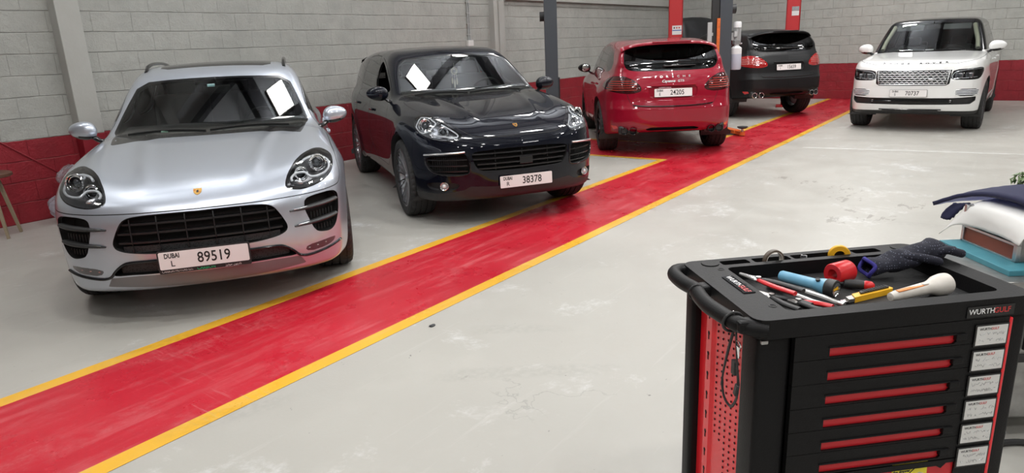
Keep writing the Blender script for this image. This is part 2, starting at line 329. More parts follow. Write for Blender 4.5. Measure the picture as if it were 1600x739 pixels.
def skin_cayenne():
    s = Skin(cayenne_def(), .0165)
    fr = lambda x, y, z: x > .5
    s.region('windscreen', [(-.5, -.2, 1.140), (-.5, .40, 1.140), (-.45, .745, 1.122), (-.8, .705, 1.30), (-1.30, .612, 1.512), (-1.2, .3, 1.535), (-1.2, -.2, 1.54)], 0, lambda x, y, z: (x > -1.6) & (x < -.1) & (z > 1.08), trim=.016, smooth=1)
    for n, p in (('front_side_window', [(-.82, 1.165), (-1.08, 1.315), (-1.40, 1.45), (-1.72, 1.525), (-1.74, 1.178)]), ('rear_side_window', [(-1.81, 1.18), (-1.79, 1.533), (-2.2, 1.548), (-2.56, 1.535), (-2.64, 1.198)]),
                 ('quarter_window', [(-2.71, 1.20), (-2.64, 1.53), (-2.9, 1.495), (-3.14, 1.41), (-3.31, 1.29), (-3.20, 1.215)])):
        s.region(n, [(a, .7, b) for a, b in p], 90, lambda x, y, z: (y > .5) & (z > 1.08), trim=.014, smooth=2)
    s.region('rear_window', [(-3.7, -.2, 1.205), (-3.7, .48, 1.212), (-3.65, .605, 1.232), (-3.6, .645, 1.30), (-3.5, .635, 1.47), (-3.4, .48, 1.565), (-3.4, -.2, 1.575)], 0, lambda x, y, z: (x < -3.3) & (z > 1.0), trim=.012, smooth=2)
    s.region('sunroof', [(-1.60, -.2, 0), (-1.60, .42, 0), (-2.80, .44, 0), (-2.84, -.2, 0)], 'top', lambda x, y, z: z > 1.4, smooth=0)
    s.region('headlamp', [(.33, .855, .955), (.27, .825, .995), (.29, .76, 1.022), (.43, .705, 1.005), (.57, .635, .957), (.70, .562, .897), (.785, .520, .850), (.80, .560, .818), (.74, .68, .812), (.65, .782, .828), (.54, .85, .868), (.43, .868, .910)], 40, lambda x, y, z: (x > .08) & (y > .4), trim=.006, trim_name='lamp_seal', smooth=2)
    s.region('grille', [(.9, -.2, .724), (.9, .25, .720), (.87, .44, .708), (.87, .482, .690), (.88, .462, .60), (.89, .425, .545), (.9, .37, .525), (.92, -.2, .516)], 0, fr, smooth=1)
    s.region('side_intake', [(.62, .848, .672), (.83, .60, .688), (.86, .535, .698), (.87, .505, .62), (.87, .502, .51), (.84, .575, .502), (.73, .765, .515), (.67, .818, .545), (.64, .842, .605)], 30, fr, smooth=2)
    s.region('fog_recess', [(.60, .86, .42), (.73, .78, .438), (.82, .62, .43), (.83, .59, .40), (.80, .64, .360), (.72, .76, .352), (.64, .83, .368)], 30, fr, smooth=2)
    s.region('lower_bumper', [(.9, -.2, .385), (.9, .25, .375), (.86, .50, .392), (.84, .56, .36), (.74, .72, .33), (.45, .92, .33), (.3, 1.0, .31), (.3, 1.0, .1), (.9, -.2, .1)], 20, lambda x, y, z: x > .35, smooth=0)
    s.region('tail_lamp', [(-3.20, .915, 1.00), (-3.34, .875, 1.09), (-3.57, .795, 1.140), (-3.70, .665, 1.142), (-3.79, .545, 1.085), (-3.84, .455, 1.0), (-3.85, .445, .935), (-3.82, .57, .905), (-3.74, .72, .915), (-3.57, .855, .945), (-3.35, .905, .970)], 140, lambda x, y, z: (x < -3.0) & (y > .3), trim=.005, trim_name='tail_seal', smooth=2)
    s.region('reflector', [(-3.62, .845, .46), (-3.72, .765, .455), (-3.73, .75, .425), (-3.66, .80, .402)], 140, lambda x, y, z: (x < -3.3), smooth=0)
    s.region('plate_recess', [(-3.85, -.2, .99), (-3.85, .31, .985), (-3.85, .345, .96), (-3.85, .325, .85), (-3.85, .29, .832), (-3.85, -.2, .83)], 0, lambda x, y, z: x < -3.4, smooth=1)
    s.region('rear_vent', [(-3.85, -.2, .43), (-3.85, .30, .43), (-3.85, .38, .405), (-3.85, .34, .385), (-3.85, -.2, .38)], 0, lambda x, y, z: x < -3.4, smooth=0)
    g = .0028
    s.region('bonnet', [(.865, -.2, 0), (.86, .30, 0), (.81, .46, 0), (.68, .556, 0), (.45, .675, 0), (.29, .745, 0), (.0, .80, 0), (-.42, .805, 0), (-.40, .5, 0), (-.36, -.2, 0)], 'top', lambda x, y, z: (z > .78) & (x > -.7) & (x < .9), gap=g, smooth=2)
    s.region('front_door', [(-.55, .9, .40), (-.65, .9, .95), (-.76, .8, 1.15), (-1.08, .8, 1.345), (-1.40, .7, 1.48), (-1.75, .7, 1.56), (-1.775, .8, 1.05), (-1.76, .9, .40)], 90, lambda x, y, z: (y > .55) & (z < 1.6), gap=g, smooth=1)
    s.region('rear_door', [(-1.78, .9, .40), (-1.79, .9, 1.05), (-1.77, .8, 1.56), (-2.2, .7, 1.575), (-2.62, .7, 1.56), (-2.70, .8, 1.15), (-2.50, .9, .85), (-2.44, .9, .40)], 90, lambda x, y, z: (y > .55) & (z < 1.6), gap=g, smooth=1)
    s.region('tailgate', [(-3.85, -.2, .712), (-3.85, .56, .735), (-3.85, .60, .80), (-3.8, .665, 1.0), (-3.7, .68, 1.17), (-3.6, .655, 1.32), (-3.4, .63, 1.50), (-3.3, .5, 1.575), (-3.3, -.2, 1.60)], 0, lambda x, y, z: (x < -3.30) & (z > .5), gap=g, smooth=1)
    s.arches(); return s
def skin_rover():
    s = Skin(rover_def(), .018)
    fr = lambda x, y, z: x > .4
    s.region('windscreen', [(-.55, -.2, 1.232), (-.6, .5, 1.230), (-.7, .80, 1.212), (-.9, .76, 1.40), (-1.25, .665, 1.685), (-1.2, .3, 1.705), (-1.2, -.2, 1.71)], 0, lambda x, y, z: (x > -1.45) & (x < -.2) & (z > 1.15), smooth=0)
    for n, p in (('front_side_window', [(-.95, 1.25), (-1.15, 1.45), (-1.42, 1.655), (-1.85, 1.672), (-1.86, 1.26)]), ('rear_side_window', [(-1.95, 1.26), (-1.94, 1.675), (-2.85, 1.675), (-2.90, 1.27)]), ('quarter_window', [(-2.97, 1.27), (-2.92, 1.67), (-3.55, 1.65), (-3.80, 1.30)])):
        s.region(n, [(a, .7, b) for a, b in p], 90, lambda x, y, z: (y > .5) & (z > 1.18), smooth=0)
    s.region('headlamp', [(.80, .530, .833), (.79, .536, .90), (.765, .56, .975), (.62, .80, .990), (.50, .888, 1.0), (.42, .925, .985), (.45, .918, .93), (.55, .885, .84), (.65, .79, .826)], 30, lambda x, y, z: (x > .25) & (y > .4), trim=.006, trim_name='lamp_seal', smooth=1)
    s.region('grille_surround', [(.8, -.2, .985), (.78, .525, .980), (.80, .515, .77), (.80, .47, .742), (.8, -.2, .738)], 0, fr, smooth=0)
    s.region('side_gill', [(.54, .905, .685), (.78, .60, .688), (.79, .615, .575), (.60, .87, .575)], 30, fr, smooth=1)
    s.region('front_intake', [(.8, -.2, .545), (.8, .58, .548), (.60, .872, .565), (.60, .868, .50), (.66, .80, .448), (.8, -.2, .437)], 20, fr, smooth=0)
    s.region('lower_bumper', [(.8, -.2, .362), (.8, .35, .364), (.80, .42, .345), (.6, .88, .335), (.3, 1.05, .36), (.3, 1.05, .1), (.8, -.2, .1)], 20, lambda x, y, z: x > .2, smooth=0)
    g = .003
    s.region('bonnet', [(.735, -.2, 0), (.715, .52, 0), (.60, .74, 0), (.42, .83, 0), (.0, .87, 0), (-.62, .88, 0), (-.52, .5, 0), (-.48, -.2, 0)], 'top', lambda x, y, z: (z > .95) & (x > -.8), gap=g, smooth=1)
    df = lambda V: np.where(V[:, 0] < -.35, 1.232 - .0 * V[:, 0] + .012*(V[:, 0] + 1.0)*-1 - V[:, 2], .3)
    s.level(df, 0); s.mark(df, -9, 0, 'roof', ('body',))
    s.region('front_door', [(-.62, .9, .42), (-.70, .9, 1.0), (-.80, .8, 1.24), (-1.88, .8, 1.26), (-1.90, .9, .42)], 90, lambda x, y, z: (y > .55), gap=g, smooth=0)
    s.region('rear_door', [(-1.92, .9, .42), (-1.91, .8, 1.26), (-2.90, .8, 1.27), (-2.75, .9, .95), (-2.45, .9, .75), (-2.42, .9, .42)], 90, lambda x, y, z: (y > .55), gap=g, smooth=0)
    s.arches(); return s
# ---------------------------------------------------------------- scene helpers
COL = scn.collection
def link(o, parent=None):
    COL.objects.link(o)
    if parent is not None: o.parent = parent
    return o
def mesh_obj(name, V, F_, mat, parent=None, smooth=False, normals=None, mats=None, fm=None):
    me = bpy.data.meshes.new(name)
    V = np.asarray(V, float)
    if isinstance(F_, np.ndarray):
        me.vertices.add(len(V)); me.vertices.foreach_set('co', V.ravel())
        n = len(F_); me.loops.add(n*3); me.loops.foreach_set('vertex_index', F_.ravel().astype(np.int32))
        me.polygons.add(n); me.polygons.foreach_set('loop_start', np.arange(0, n*3, 3, dtype=np.int32))
        me.update(calc_edges=True)
    else:
        me.from_pydata([tuple(v) for v in V], [], F_)
    for m in (mats or [mat]): me.materials.append(m)
    if fm is not None: me.polygons.foreach_set('material_index', np.asarray(fm, np.int32))
    if smooth: me.polygons.foreach_set('use_smooth', np.ones(len(me.polygons), bool))
    me.validate()
    if normals is not None and len(normals) == len(me.vertices): me.normals_split_custom_set_from_vertices([tuple(v) for v in normals])
    return link(bpy.data.objects.new(name, me), parent)
def bm_obj(name, bm, mat, parent=None, smooth=False, bevel=0, seg=2, angle=40, mats=None):
    me = bpy.data.meshes.new(name)
    if bevel:
        es = [e for e in bm.edges if e.is_manifold and e.calc_face_angle(0) > math.radians(30)]
        bmesh.ops.bevel(bm, geom=es, offset=bevel, segments=seg, affect='EDGES', profile=.5, clamp_overlap=True)
    bmesh.ops.recalc_face_normals(bm, faces=bm.faces[:])
    if smooth:
        for f in bm.faces: f.smooth = True
        for e in bm.edges:
            if e.is_manifold and e.calc_face_angle(0) > math.radians(angle): e.smooth = False
    bm.to_mesh(me); bm.free()
    for m in (mats or [mat]): me.materials.append(m)
    return link(bpy.data.objects.new(name, me), parent)
def box(bm, c, s, rot=None, mi=0):
    """box, centre c, full size s, optional Matrix/Euler rotation"""
    m = Matrix.Translation(Vector(c))
    if rot is not None: m = m @ (rot.to_matrix().to_4x4() if isinstance(rot, Euler) else rot.to_4x4())
    r = bmesh.ops.create_cube(bm, size=1, matrix=m @ Matrix.Diagonal((s[0], s[1], s[2], 1)))
    for v in r['verts']:
        for f in v.link_faces: f.material_index = mi
    return r['verts']
def cyl(bm, a, b, r0, r1=None, n=20, caps=True):
    a, b = Vector(a), Vector(b); d = b - a
    m = Matrix.Translation((a+b)/2) @ d.to_track_quat('Z', 'Y').to_matrix().to_4x4()
    return bmesh.ops.create_cone(bm, cap_ends=caps, segments=n, radius1=r0, radius2=r0 if r1 is None else r1, depth=d.length, matrix=m)['verts']
def ball(bm, c, s, u=16, v=10, rot=None):
    if not hasattr(s, '__len__'): s = (s, s, s)
    m = Matrix.Translation(Vector(c))
    if rot is not None: m = m @ rot.to_matrix().to_4x4()
    return bmesh.ops.create_uvsphere(bm, u_segments=u, v_segments=v, radius=1, matrix=m @ Matrix.Diagonal((s[0], s[1], s[2], 1)))['verts']
def tube(bm, pts, r, n=8, closed=False, flat=1.0, up=(0, 0, 1)):
    """swept tube through pts; r number or list; flat squashes it along the binormal"""
    P = [Vector(p) for p in pts]; N = len(P); rings = []; u0 = Vector(up)
    for i, p in enumerate(P):
        a = P[i-1] if (i or closed) else P[0]; b = P[(i+1) % N] if (i < N-1 or closed) else P[-1]
        t = (b - a).normalized()
        s = t.cross(u0); s = s.normalized() if s.length > 1e-4 else t.orthogonal().normalized()
        q = s.cross(t).normalized()
        rr = r[i] if hasattr(r, '__len__') else r
        rings.append([bm.verts.new(p + s*math.cos(2*math.pi*k/n)*rr + q*math.sin(2*math.pi*k/n)*rr*flat) for k in range(n)])
    for i in range(N if closed else N-1):
        A, B = rings[i], rings[(i+1) % N]
        for k in range(n): bm.faces.new((A[k], A[(k+1) % n], B[(k+1) % n], B[k]))
    if not closed: bm.faces.new(rings[0][::-1]); bm.faces.new(rings[-1])
def prism(bm, P2, z0, z1, M=None):
    """extrude a 2D outline between z0 and z1; M maps (x, y, z) to place"""
    M = M or Matrix.Identity(4)
    a = [bm.verts.new(M @ Vector((p[0], p[1], z0))) for p in P2]; b = [bm.verts.new(M @ Vector((p[0], p[1], z1))) for p in P2]
    n = len(P2); bm.faces.new(a[::-1]); bm.faces.new(b)
    for i in range(n): bm.faces.new((a[i], a[(i+1) % n], b[(i+1) % n], b[i]))
    return a + b
def lathe(bm, prof, n=32, M=None, closed=False):
    """profile [(radius, height)] turned around local z"""
    M = M or Matrix.Identity(4); rings = []
    for r, h in prof:
        rings.append([bm.verts.new(M @ Vector((max(r, 1e-5)*math.cos(2*math.pi*k/n), max(r, 1e-5)*math.sin(2*math.pi*k/n), h))) for k in range(n)])
    N = len(rings)
    for i in range(N if closed else N-1):
        A, B = rings[i], rings[(i+1) % N]
        for k in range(n): bm.faces.new((A[k], A[(k+1) % n], B[(k+1) % n], B[k]))
def text_obj(name, s, size, mat, M, parent=None, depth=.001, shear=0, space=1, bold=0, align='CENTER', sx=1.0):
    cu = bpy.data.curves.new(name, 'FONT'); cu.body = s; cu.size = size; cu.extrude = depth; cu.align_x = align; cu.align_y = 'CENTER'
    cu.shear = shear; cu.space_character = space; cu.offset = bold; cu.resolution_u = 3
    o = bpy.data.objects.new(name, cu); COL.objects.link(o)
    me = bpy.data.meshes.new_from_object(o); bpy.data.objects.remove(o)
    me.transform(M @ Matrix.Diagonal((sx, 1, 1, 1))); me.materials.clear(); me.materials.append(mat); me.name = name
    return link(bpy.data.objects.new(name, me), parent)
def thing(name, label, cat, loc=(0, 0, 0), rz=0, group=None):
    o = bpy.data.objects.new(name, None); COL.objects.link(o); o.location = loc; o.rotation_euler = (0, 0, rz)
    o.empty_display_size = .1; o['label'] = label; o['category'] = cat
    if group: o['group'] = group
    return o
def tag(o, label, cat, group=None, kind=None):
    o['label'] = label; o['category'] = cat
    if group: o['group'] = group
    if kind: o['kind'] = kind
    return o
def struct(o, label=None):
    o['kind'] = 'structure'
    if label: o['label'] = label
    return o

# ---------------------------------------------------------------- materials
def mat(name, col, rough=.5, metal=0, coat=0, coat_r=.03, trans=0, emit=0, spec=.5, bump=None, noise=None, alpha=1, coat_ior=1.5):
    m = bpy.data.materials.new(name); m.use_nodes = True; nt = m.node_tree; b = nt.nodes['Principled BSDF']
    b.inputs['Base Color'].default_value = (*col, 1); b.inputs['Roughness'].default_value = rough; b.inputs['Metallic'].default_value = metal
    b.inputs['Coat IOR'].default_value = coat_ior; b.inputs['Coat Weight'].default_value = coat; b.inputs['Coat Roughness'].default_value = coat_r
    b.inputs['Transmission Weight'].default_value = trans; b.inputs['Specular IOR Level'].default_value = spec; b.inputs['Alpha'].default_value = alpha
    if emit: b.inputs['Emission Color'].default_value = (*col, 1); b.inputs['Emission Strength'].default_value = emit
    tc = nt.nodes.new('ShaderNodeTexCoord')
    if noise:      # (scale, amount, second colour)
        n = nt.nodes.new('ShaderNodeTexNoise'); n.inputs['Scale'].default_value = noise[0]; n.inputs['Detail'].default_value = 6
        nt.links.new(tc.outputs['Object'], n.inputs['Vector'])
        r = nt.nodes.new('ShaderNodeMapRange'); r.inputs[1].default_value = .35; r.inputs[2].default_value = .7; r.inputs[4].default_value = noise[1]
        nt.links.new(n.outputs[0], r.inputs[0])
        mx = nt.nodes.new('ShaderNodeMix'); mx.data_type = 'RGBA'; mx.inputs['A'].default_value = (*col, 1); mx.inputs['B'].default_value = (*noise[2], 1)
        nt.links.new(r.outputs[0], mx.inputs['Factor']); nt.links.new(mx.outputs['Result'], b.inputs['Base Color'])
    if bump:       # (scale, strength)
        n = nt.nodes.new('ShaderNodeTexNoise'); n.inputs['Scale'].default_value = bump[0]; n.inputs['Detail'].default_value = 4
        nt.links.new(tc.outputs['Object'], n.inputs['Vector'])
        bp = nt.nodes.new('ShaderNodeBump'); bp.inputs['Strength'].default_value = bump[1]; bp.inputs['Distance'].default_value = .01
        nt.links.new(n.outputs[0], bp.inputs['Height']); nt.links.new(bp.outputs[0], b.inputs['Normal'])
    return m
def glass_mat(name, tint, refl=1.0, rough=.0, ior=1.6):
    """thin tinted pane: tinted see-through under a mirror-like surface"""
    m = bpy.data.materials.new(name); m.use_nodes = True; nt = m.node_tree; nt.nodes.clear()
    o = nt.nodes.new('ShaderNodeOutputMaterial'); mx = nt.nodes.new('ShaderNodeMixShader'); t = nt.nodes.new('ShaderNodeBsdfTransparent')
    g = nt.nodes.new('ShaderNodeBsdfGlossy'); fr = nt.nodes.new('ShaderNodeFresnel'); fr.inputs[0].default_value = ior
    t.inputs[0].default_value = (*tint, 1); g.inputs['Roughness'].default_value = rough; g.inputs[0].default_value = (refl, refl, refl, 1)
    nt.links.new(fr.outputs[0], mx.inputs[0]); nt.links.new(t.outputs[0], mx.inputs[1]); nt.links.new(g.outputs[0], mx.inputs[2]); nt.links.new(mx.outputs[0], o.inputs[0])
    return m
M_ = {}
M_['silver'] = mat('silver_paint', (.50, .54, .61), .34, .7, 1, .02)
M_['black_paint'] = mat('black_paint', (.002, .003, .008), .5, 0, 1, .0, spec=.05, coat_ior=1.42)
M_['red_paint'] = mat('red_paint', (.27, .002, .018), .45, 0, 1, .01, spec=.15)
M_['matt_black'] = mat('matt_black_paint', (.008, .0085, .0095), .40, 0, spec=.35)
M_['white_paint'] = mat('white_paint', (.80, .81, .80), .3, 0, 1, .02)
M_['black_gloss'] = mat('gloss_black_trim', (.008, .008, .009), .12)
M_['black_plastic'] = mat('black_plastic', (.02, .02, .021), .5)
M_['dark'] = mat('dark_cavity', (.006, .006, .006), .8)
M_['interior'] = mat('dark_interior', (.03, .03, .032), .7)
M_['cream'] = mat('cream_interior', (.72, .70, .58), .6)
M_['rubber'] = mat('tyre_rubber', (.022, .022, .022), .75, bump=(60, .1))
M_['alloy'] = mat('alloy', (.55, .56, .58), .28, 1)
M_['dark_alloy'] = mat('dark_alloy', (.05, .05, .055), .3, .8)
M_['chrome'] = mat('chrome', (.85, .86, .87), .08, 1)
M_['satin'] = mat('satin_silver', (.6, .61, .62), .3, 1)
M_['lens_grey'] = mat('lamp_housing', (.42, .43, .45), .25, .85)
M_['led'] = mat('lamp_ring', (.85, .87, .9), .15, .3)
M_['plate'] = mat('number_plate_white', (.80, .78, .77), .35)
M_['ink'] = mat('plate_ink', (.01, .01, .01), .5)
M_['gold'] = mat('badge_gold', (.65, .38, .10), .3, .9)
M_['crest_red'] = mat('badge_red', (.4, .01, .01), .4)
M_['glass'] = glass_mat('car_glass', (.62, .66, .64))
M_['glass_dark'] = glass_mat('tinted_car_glass', (.10, .10, .10))
M_['lens'] = glass_mat('headlamp_lens', (.95, .96, .97), ior=1.4)
M_['lamp_dark'] = mat('dark_lamp_housing', (.10, .10, .105), .3, .7)
M_['green'] = mat('green_print', (.01, .25, .08), .5)
# ---------------------------------------------------------------- procedural surfaces
def nodes(name):
    m = bpy.data.materials.new(name); m.use_nodes = True; nt = m.node_tree
    return m, nt, nt.nodes['Principled BSDF']
def N(nt, t, **kw):
    n = nt.nodes.new('ShaderNode' + t)
    for k, v in kw.items():
        if k.startswith('i_'): n.inputs[int(k[2:])].default_value = v
        else: setattr(n, k, v)
    return n
def mixc(nt, fac, a, b, blend='MIX'):
    n = nt.nodes.new('ShaderNodeMix'); n.data_type = 'RGBA'; n.blend_type = blend
    for s, v in (('Factor', fac), ('A', a), ('B', b)):
        if hasattr(v, 'default_value'): nt.links.new(v, n.inputs[s])
        else: n.inputs[s].default_value = (v if s == 'Factor' else (*v, 1))
    return n.outputs['Result']
def mth(nt, op, a, b=0.0, c=0.0):
    n = nt.nodes.new('ShaderNodeMath'); n.operation = op
    for i, v in enumerate((a, b, c)):
        if hasattr(v, 'default_value'): nt.links.new(v, n.inputs[i])
        else: n.inputs[i].default_value = v
    return n.outputs[0]
def noise(nt, vec, scale, detail=5, rough=.55, dist=0):
    n = N(nt, 'TexNoise'); n.inputs['Scale'].default_value = scale; n.inputs['Detail'].default_value = detail
    n.inputs['Roughness'].default_value = rough; n.inputs['Distortion'].default_value = dist; nt.links.new(vec, n.inputs['Vector']); return n.outputs[0]
def ramp(nt, v, a, b, lo=0.0, hi=1.0):
    n = N(nt, 'MapRange'); n.inputs[1].default_value = a; n.inputs[2].default_value = b; n.inputs[3].default_value = lo; n.inputs[4].default_value = hi
    nt.links.new(v, n.inputs[0]); return n.outputs[0]
def stretch(nt, vec, s, rot=0):
    n = N(nt, 'Mapping'); n.inputs['Scale'].default_value = s; n.inputs['Rotation'].default_value = (0, 0, rot); nt.links.new(vec, n.inputs[0]); return n.outputs[0]

def floor_mat(name, base, worn, kind):
    m, nt, b = nodes(name); tc = N(nt, 'TexCoord').outputs['Object']
    big = noise(nt, tc, .55, 4); mid = noise(nt, tc, 2.3, 6, .6); fine = noise(nt, tc, 45, 4, .7)
    streak = noise(nt, stretch(nt, tc, (.35, 5, 1), math.radians(-12)), 2.2, 6, .65)
    # curved tyre marks: bands of rings far bigger than the car
    w1 = N(nt, 'TexWave', wave_type='RINGS', rings_direction='Z'); w1.inputs['Scale'].default_value = .55; w1.inputs['Distortion'].default_value = 1.2; w1.inputs['Detail'].default_value = 2
    nt.links.new(stretch(nt, tc, (1, 1, 1)), w1.inputs[0])
    gate = ramp(nt, noise(nt, tc, .8, 2), .52, .6)
    trk = mth(nt, 'MULTIPLY', ramp(nt, w1.outputs[0], .80, .95), gate)
    trk = mth(nt, 'MULTIPLY', trk, ramp(nt, noise(nt, stretch(nt, tc, (9, 9, 9)), 3, 3), .35, .6))
    if kind == 'concrete':
        c = mixc(nt, ramp(nt, big, .35, .65), base, tuple(x*.93 for x in base))
        c = mixc(nt, mth(nt, 'MULTIPLY', ramp(nt, mid, .55, .72), .4), c, tuple(min(1, x*1.10) for x in base))
        c = mixc(nt, mth(nt, 'MULTIPLY', ramp(nt, streak, .6, .8), .45), c, worn)
        c = mixc(nt, mth(nt, 'MULTIPLY', trk, .30), c, tuple(x*.72 for x in base))
        p = mth(nt, 'MULTIPLY', ramp(nt, noise(nt, tc, 3.1, 8, .7, .4), .675, .70), ramp(nt, noise(nt, tc, .42, 2), .50, .56))
        c = mixc(nt, mth(nt, 'MULTIPLY', p, .75), c, (.30, .285, .26))
        for sx, sy, rx in ((7.96, 1.89, .35), (7.75, 1.42, .55), (7.3, 1.38, .45), (6.76, 1.23, .35), (6.36, 1.25, .40), (8.11, 2.19, .25), (6.6, .95, .5), (7.2, .8, .4)):
            vm = N(nt, 'VectorMath'); vm.operation = 'DISTANCE'; nt.links.new(tc, vm.inputs[0]); vm.inputs[1].default_value = (sx, sy, 0)
            q_ = mth(nt, 'ADD', noise(nt, stretch(nt, tc, (1, 2.2, 1)), 5.5, 7, .7, .5), ramp(nt, vm.outputs['Value'], 0, rx, .10, -.25))
            c = mixc(nt, mth(nt, 'MULTIPLY', ramp(nt, q_, .565, .58), .75), c, (.245, .225, .20))
        sp_ = ramp(nt, noise(nt, tc, 26, 2), .80, .82); c = mixc(nt, mth(nt, 'MULTIPLY', sp_, .7), c, (.08, .07, .06))
        sc2 = mth(nt, 'MULTIPLY', ramp(nt, noise(nt, tc, 1.35, 9, .72, .3), .565, .66), ramp(nt, noise(nt, tc, 14, 5, .7), .38, .62))
        c = mixc(nt, mth(nt, 'MULTIPLY', sc2, .75), c, (.66, .665, .66))
        sc3 = mth(nt, 'MULTIPLY', ramp(nt, noise(nt, stretch(nt, tc, (1, 1, 1), .6), 1.0, 8, .7, .2), .56, .70), .30)
        c = mixc(nt, sc3, c, (.40, .375, .335))
        vo = N(nt, 'TexVoronoi', feature='DISTANCE_TO_EDGE'); vo.inputs['Scale'].default_value = .38; dw = N(nt, 'VectorMath'); dw.operation = 'ADD'
        nd = N(nt, 'TexNoise'); nd.inputs['Scale'].default_value = 2.2; nd.inputs['Detail'].default_value = 6; nt.links.new(tc, nd.inputs['Vector']); nt.links.new(tc, dw.inputs[0]); nt.links.new(nd.outputs[1], dw.inputs[1]); nt.links.new(dw.outputs[0], vo.inputs[0])
        c = mixc(nt, mth(nt, 'MULTIPLY', mth(nt, 'MULTIPLY', ramp(nt, vo.outputs[0], .0008, .0022, 1, 0), ramp(nt, noise(nt, tc, .45, 2), .575, .62)), .35), c, (.2, .19, .18))
        v2 = N(nt, 'TexVoronoi'); v2.inputs['Scale'].default_value = 2.3; nt.links.new(dw.outputs[0], v2.inputs[0])
        c = mixc(nt, mth(nt, 'MULTIPLY', ramp(nt, v2.outputs[0], .020, .032, 1, 0), .85), c, (.09, .085, .08))
        v3 = N(nt, 'TexVoronoi'); v3.inputs['Scale'].default_value = 9; nt.links.new(dw.outputs[0], v3.inputs[0])
        c = mixc(nt, mth(nt, 'MULTIPLY', ramp(nt, v3.outputs[0], .035, .055, 1, 0), .55), c, (.16, .15, .14))
        rr = ramp(nt, mid, .3, .7, .30, .46)
    else:
        c = mixc(nt, ramp(nt, big, .4, .6), base, tuple(x*.86 for x in base))
        s2 = mth(nt, 'MULTIPLY', ramp(nt, streak, .50, .72), ramp(nt, mid, .40, .62))
        c = mixc(nt, mth(nt, 'MULTIPLY', s2, .55), c, worn)
        sc = noise(nt, stretch(nt, tc, (14, .9, 1), math.radians(28)), 3, 5, .7)
        c = mixc(nt, mth(nt, 'MULTIPLY', mth(nt, 'MULTIPLY', ramp(nt, sc, .56, .68), gate), .5), c, worn)
        s4 = mth(nt, 'MULTIPLY', ramp(nt, noise(nt, stretch(nt, tc, (.8, 2.6, 1), math.radians(9)), 1.6, 9, .75, .3), .50, .66), ramp(nt, noise(nt, tc, 18, 5, .75), .36, .60))
        c = mixc(nt, mth(nt, 'MULTIPLY', s4, .42), c, worn)
        c = mixc(nt, mth(nt, 'MULTIPLY', ramp(nt, noise(nt, tc, 38, 4, .8), .62, .72), .25), c, tuple(min(1, x*1.2+.08) for x in worn))
        c = mixc(nt, mth(nt, 'MULTIPLY', trk, .35), c, tuple(x*.6 for x in base))
        rr = ramp(nt, mid, .3, .7, .22, .40)
    nt.links.new(c, b.inputs['Base Color']); nt.links.new(rr, b.inputs['Roughness'])
    bp = N(nt, 'Bump'); bp.inputs['Strength'].default_value = .12; bp.inputs['Distance'].default_value = .004
    nt.links.new(mth(nt, 'ADD', fine, mid), bp.inputs['Height']); nt.links.new(bp.outputs[0], b.inputs['Normal'])
    return m
M_['concrete'] = floor_mat('painted_concrete_floor', (.425, .413, .378), (.56, .55, .52), 'concrete')
M_['red_floor'] = floor_mat('red_floor_paint', (.50, .012, .028), (.58, .17, .18), 'paint')
M_['yellow_floor'] = floor_mat('yellow_floor_paint', (.78, .43, .035), (.6, .45, .2), 'paint')

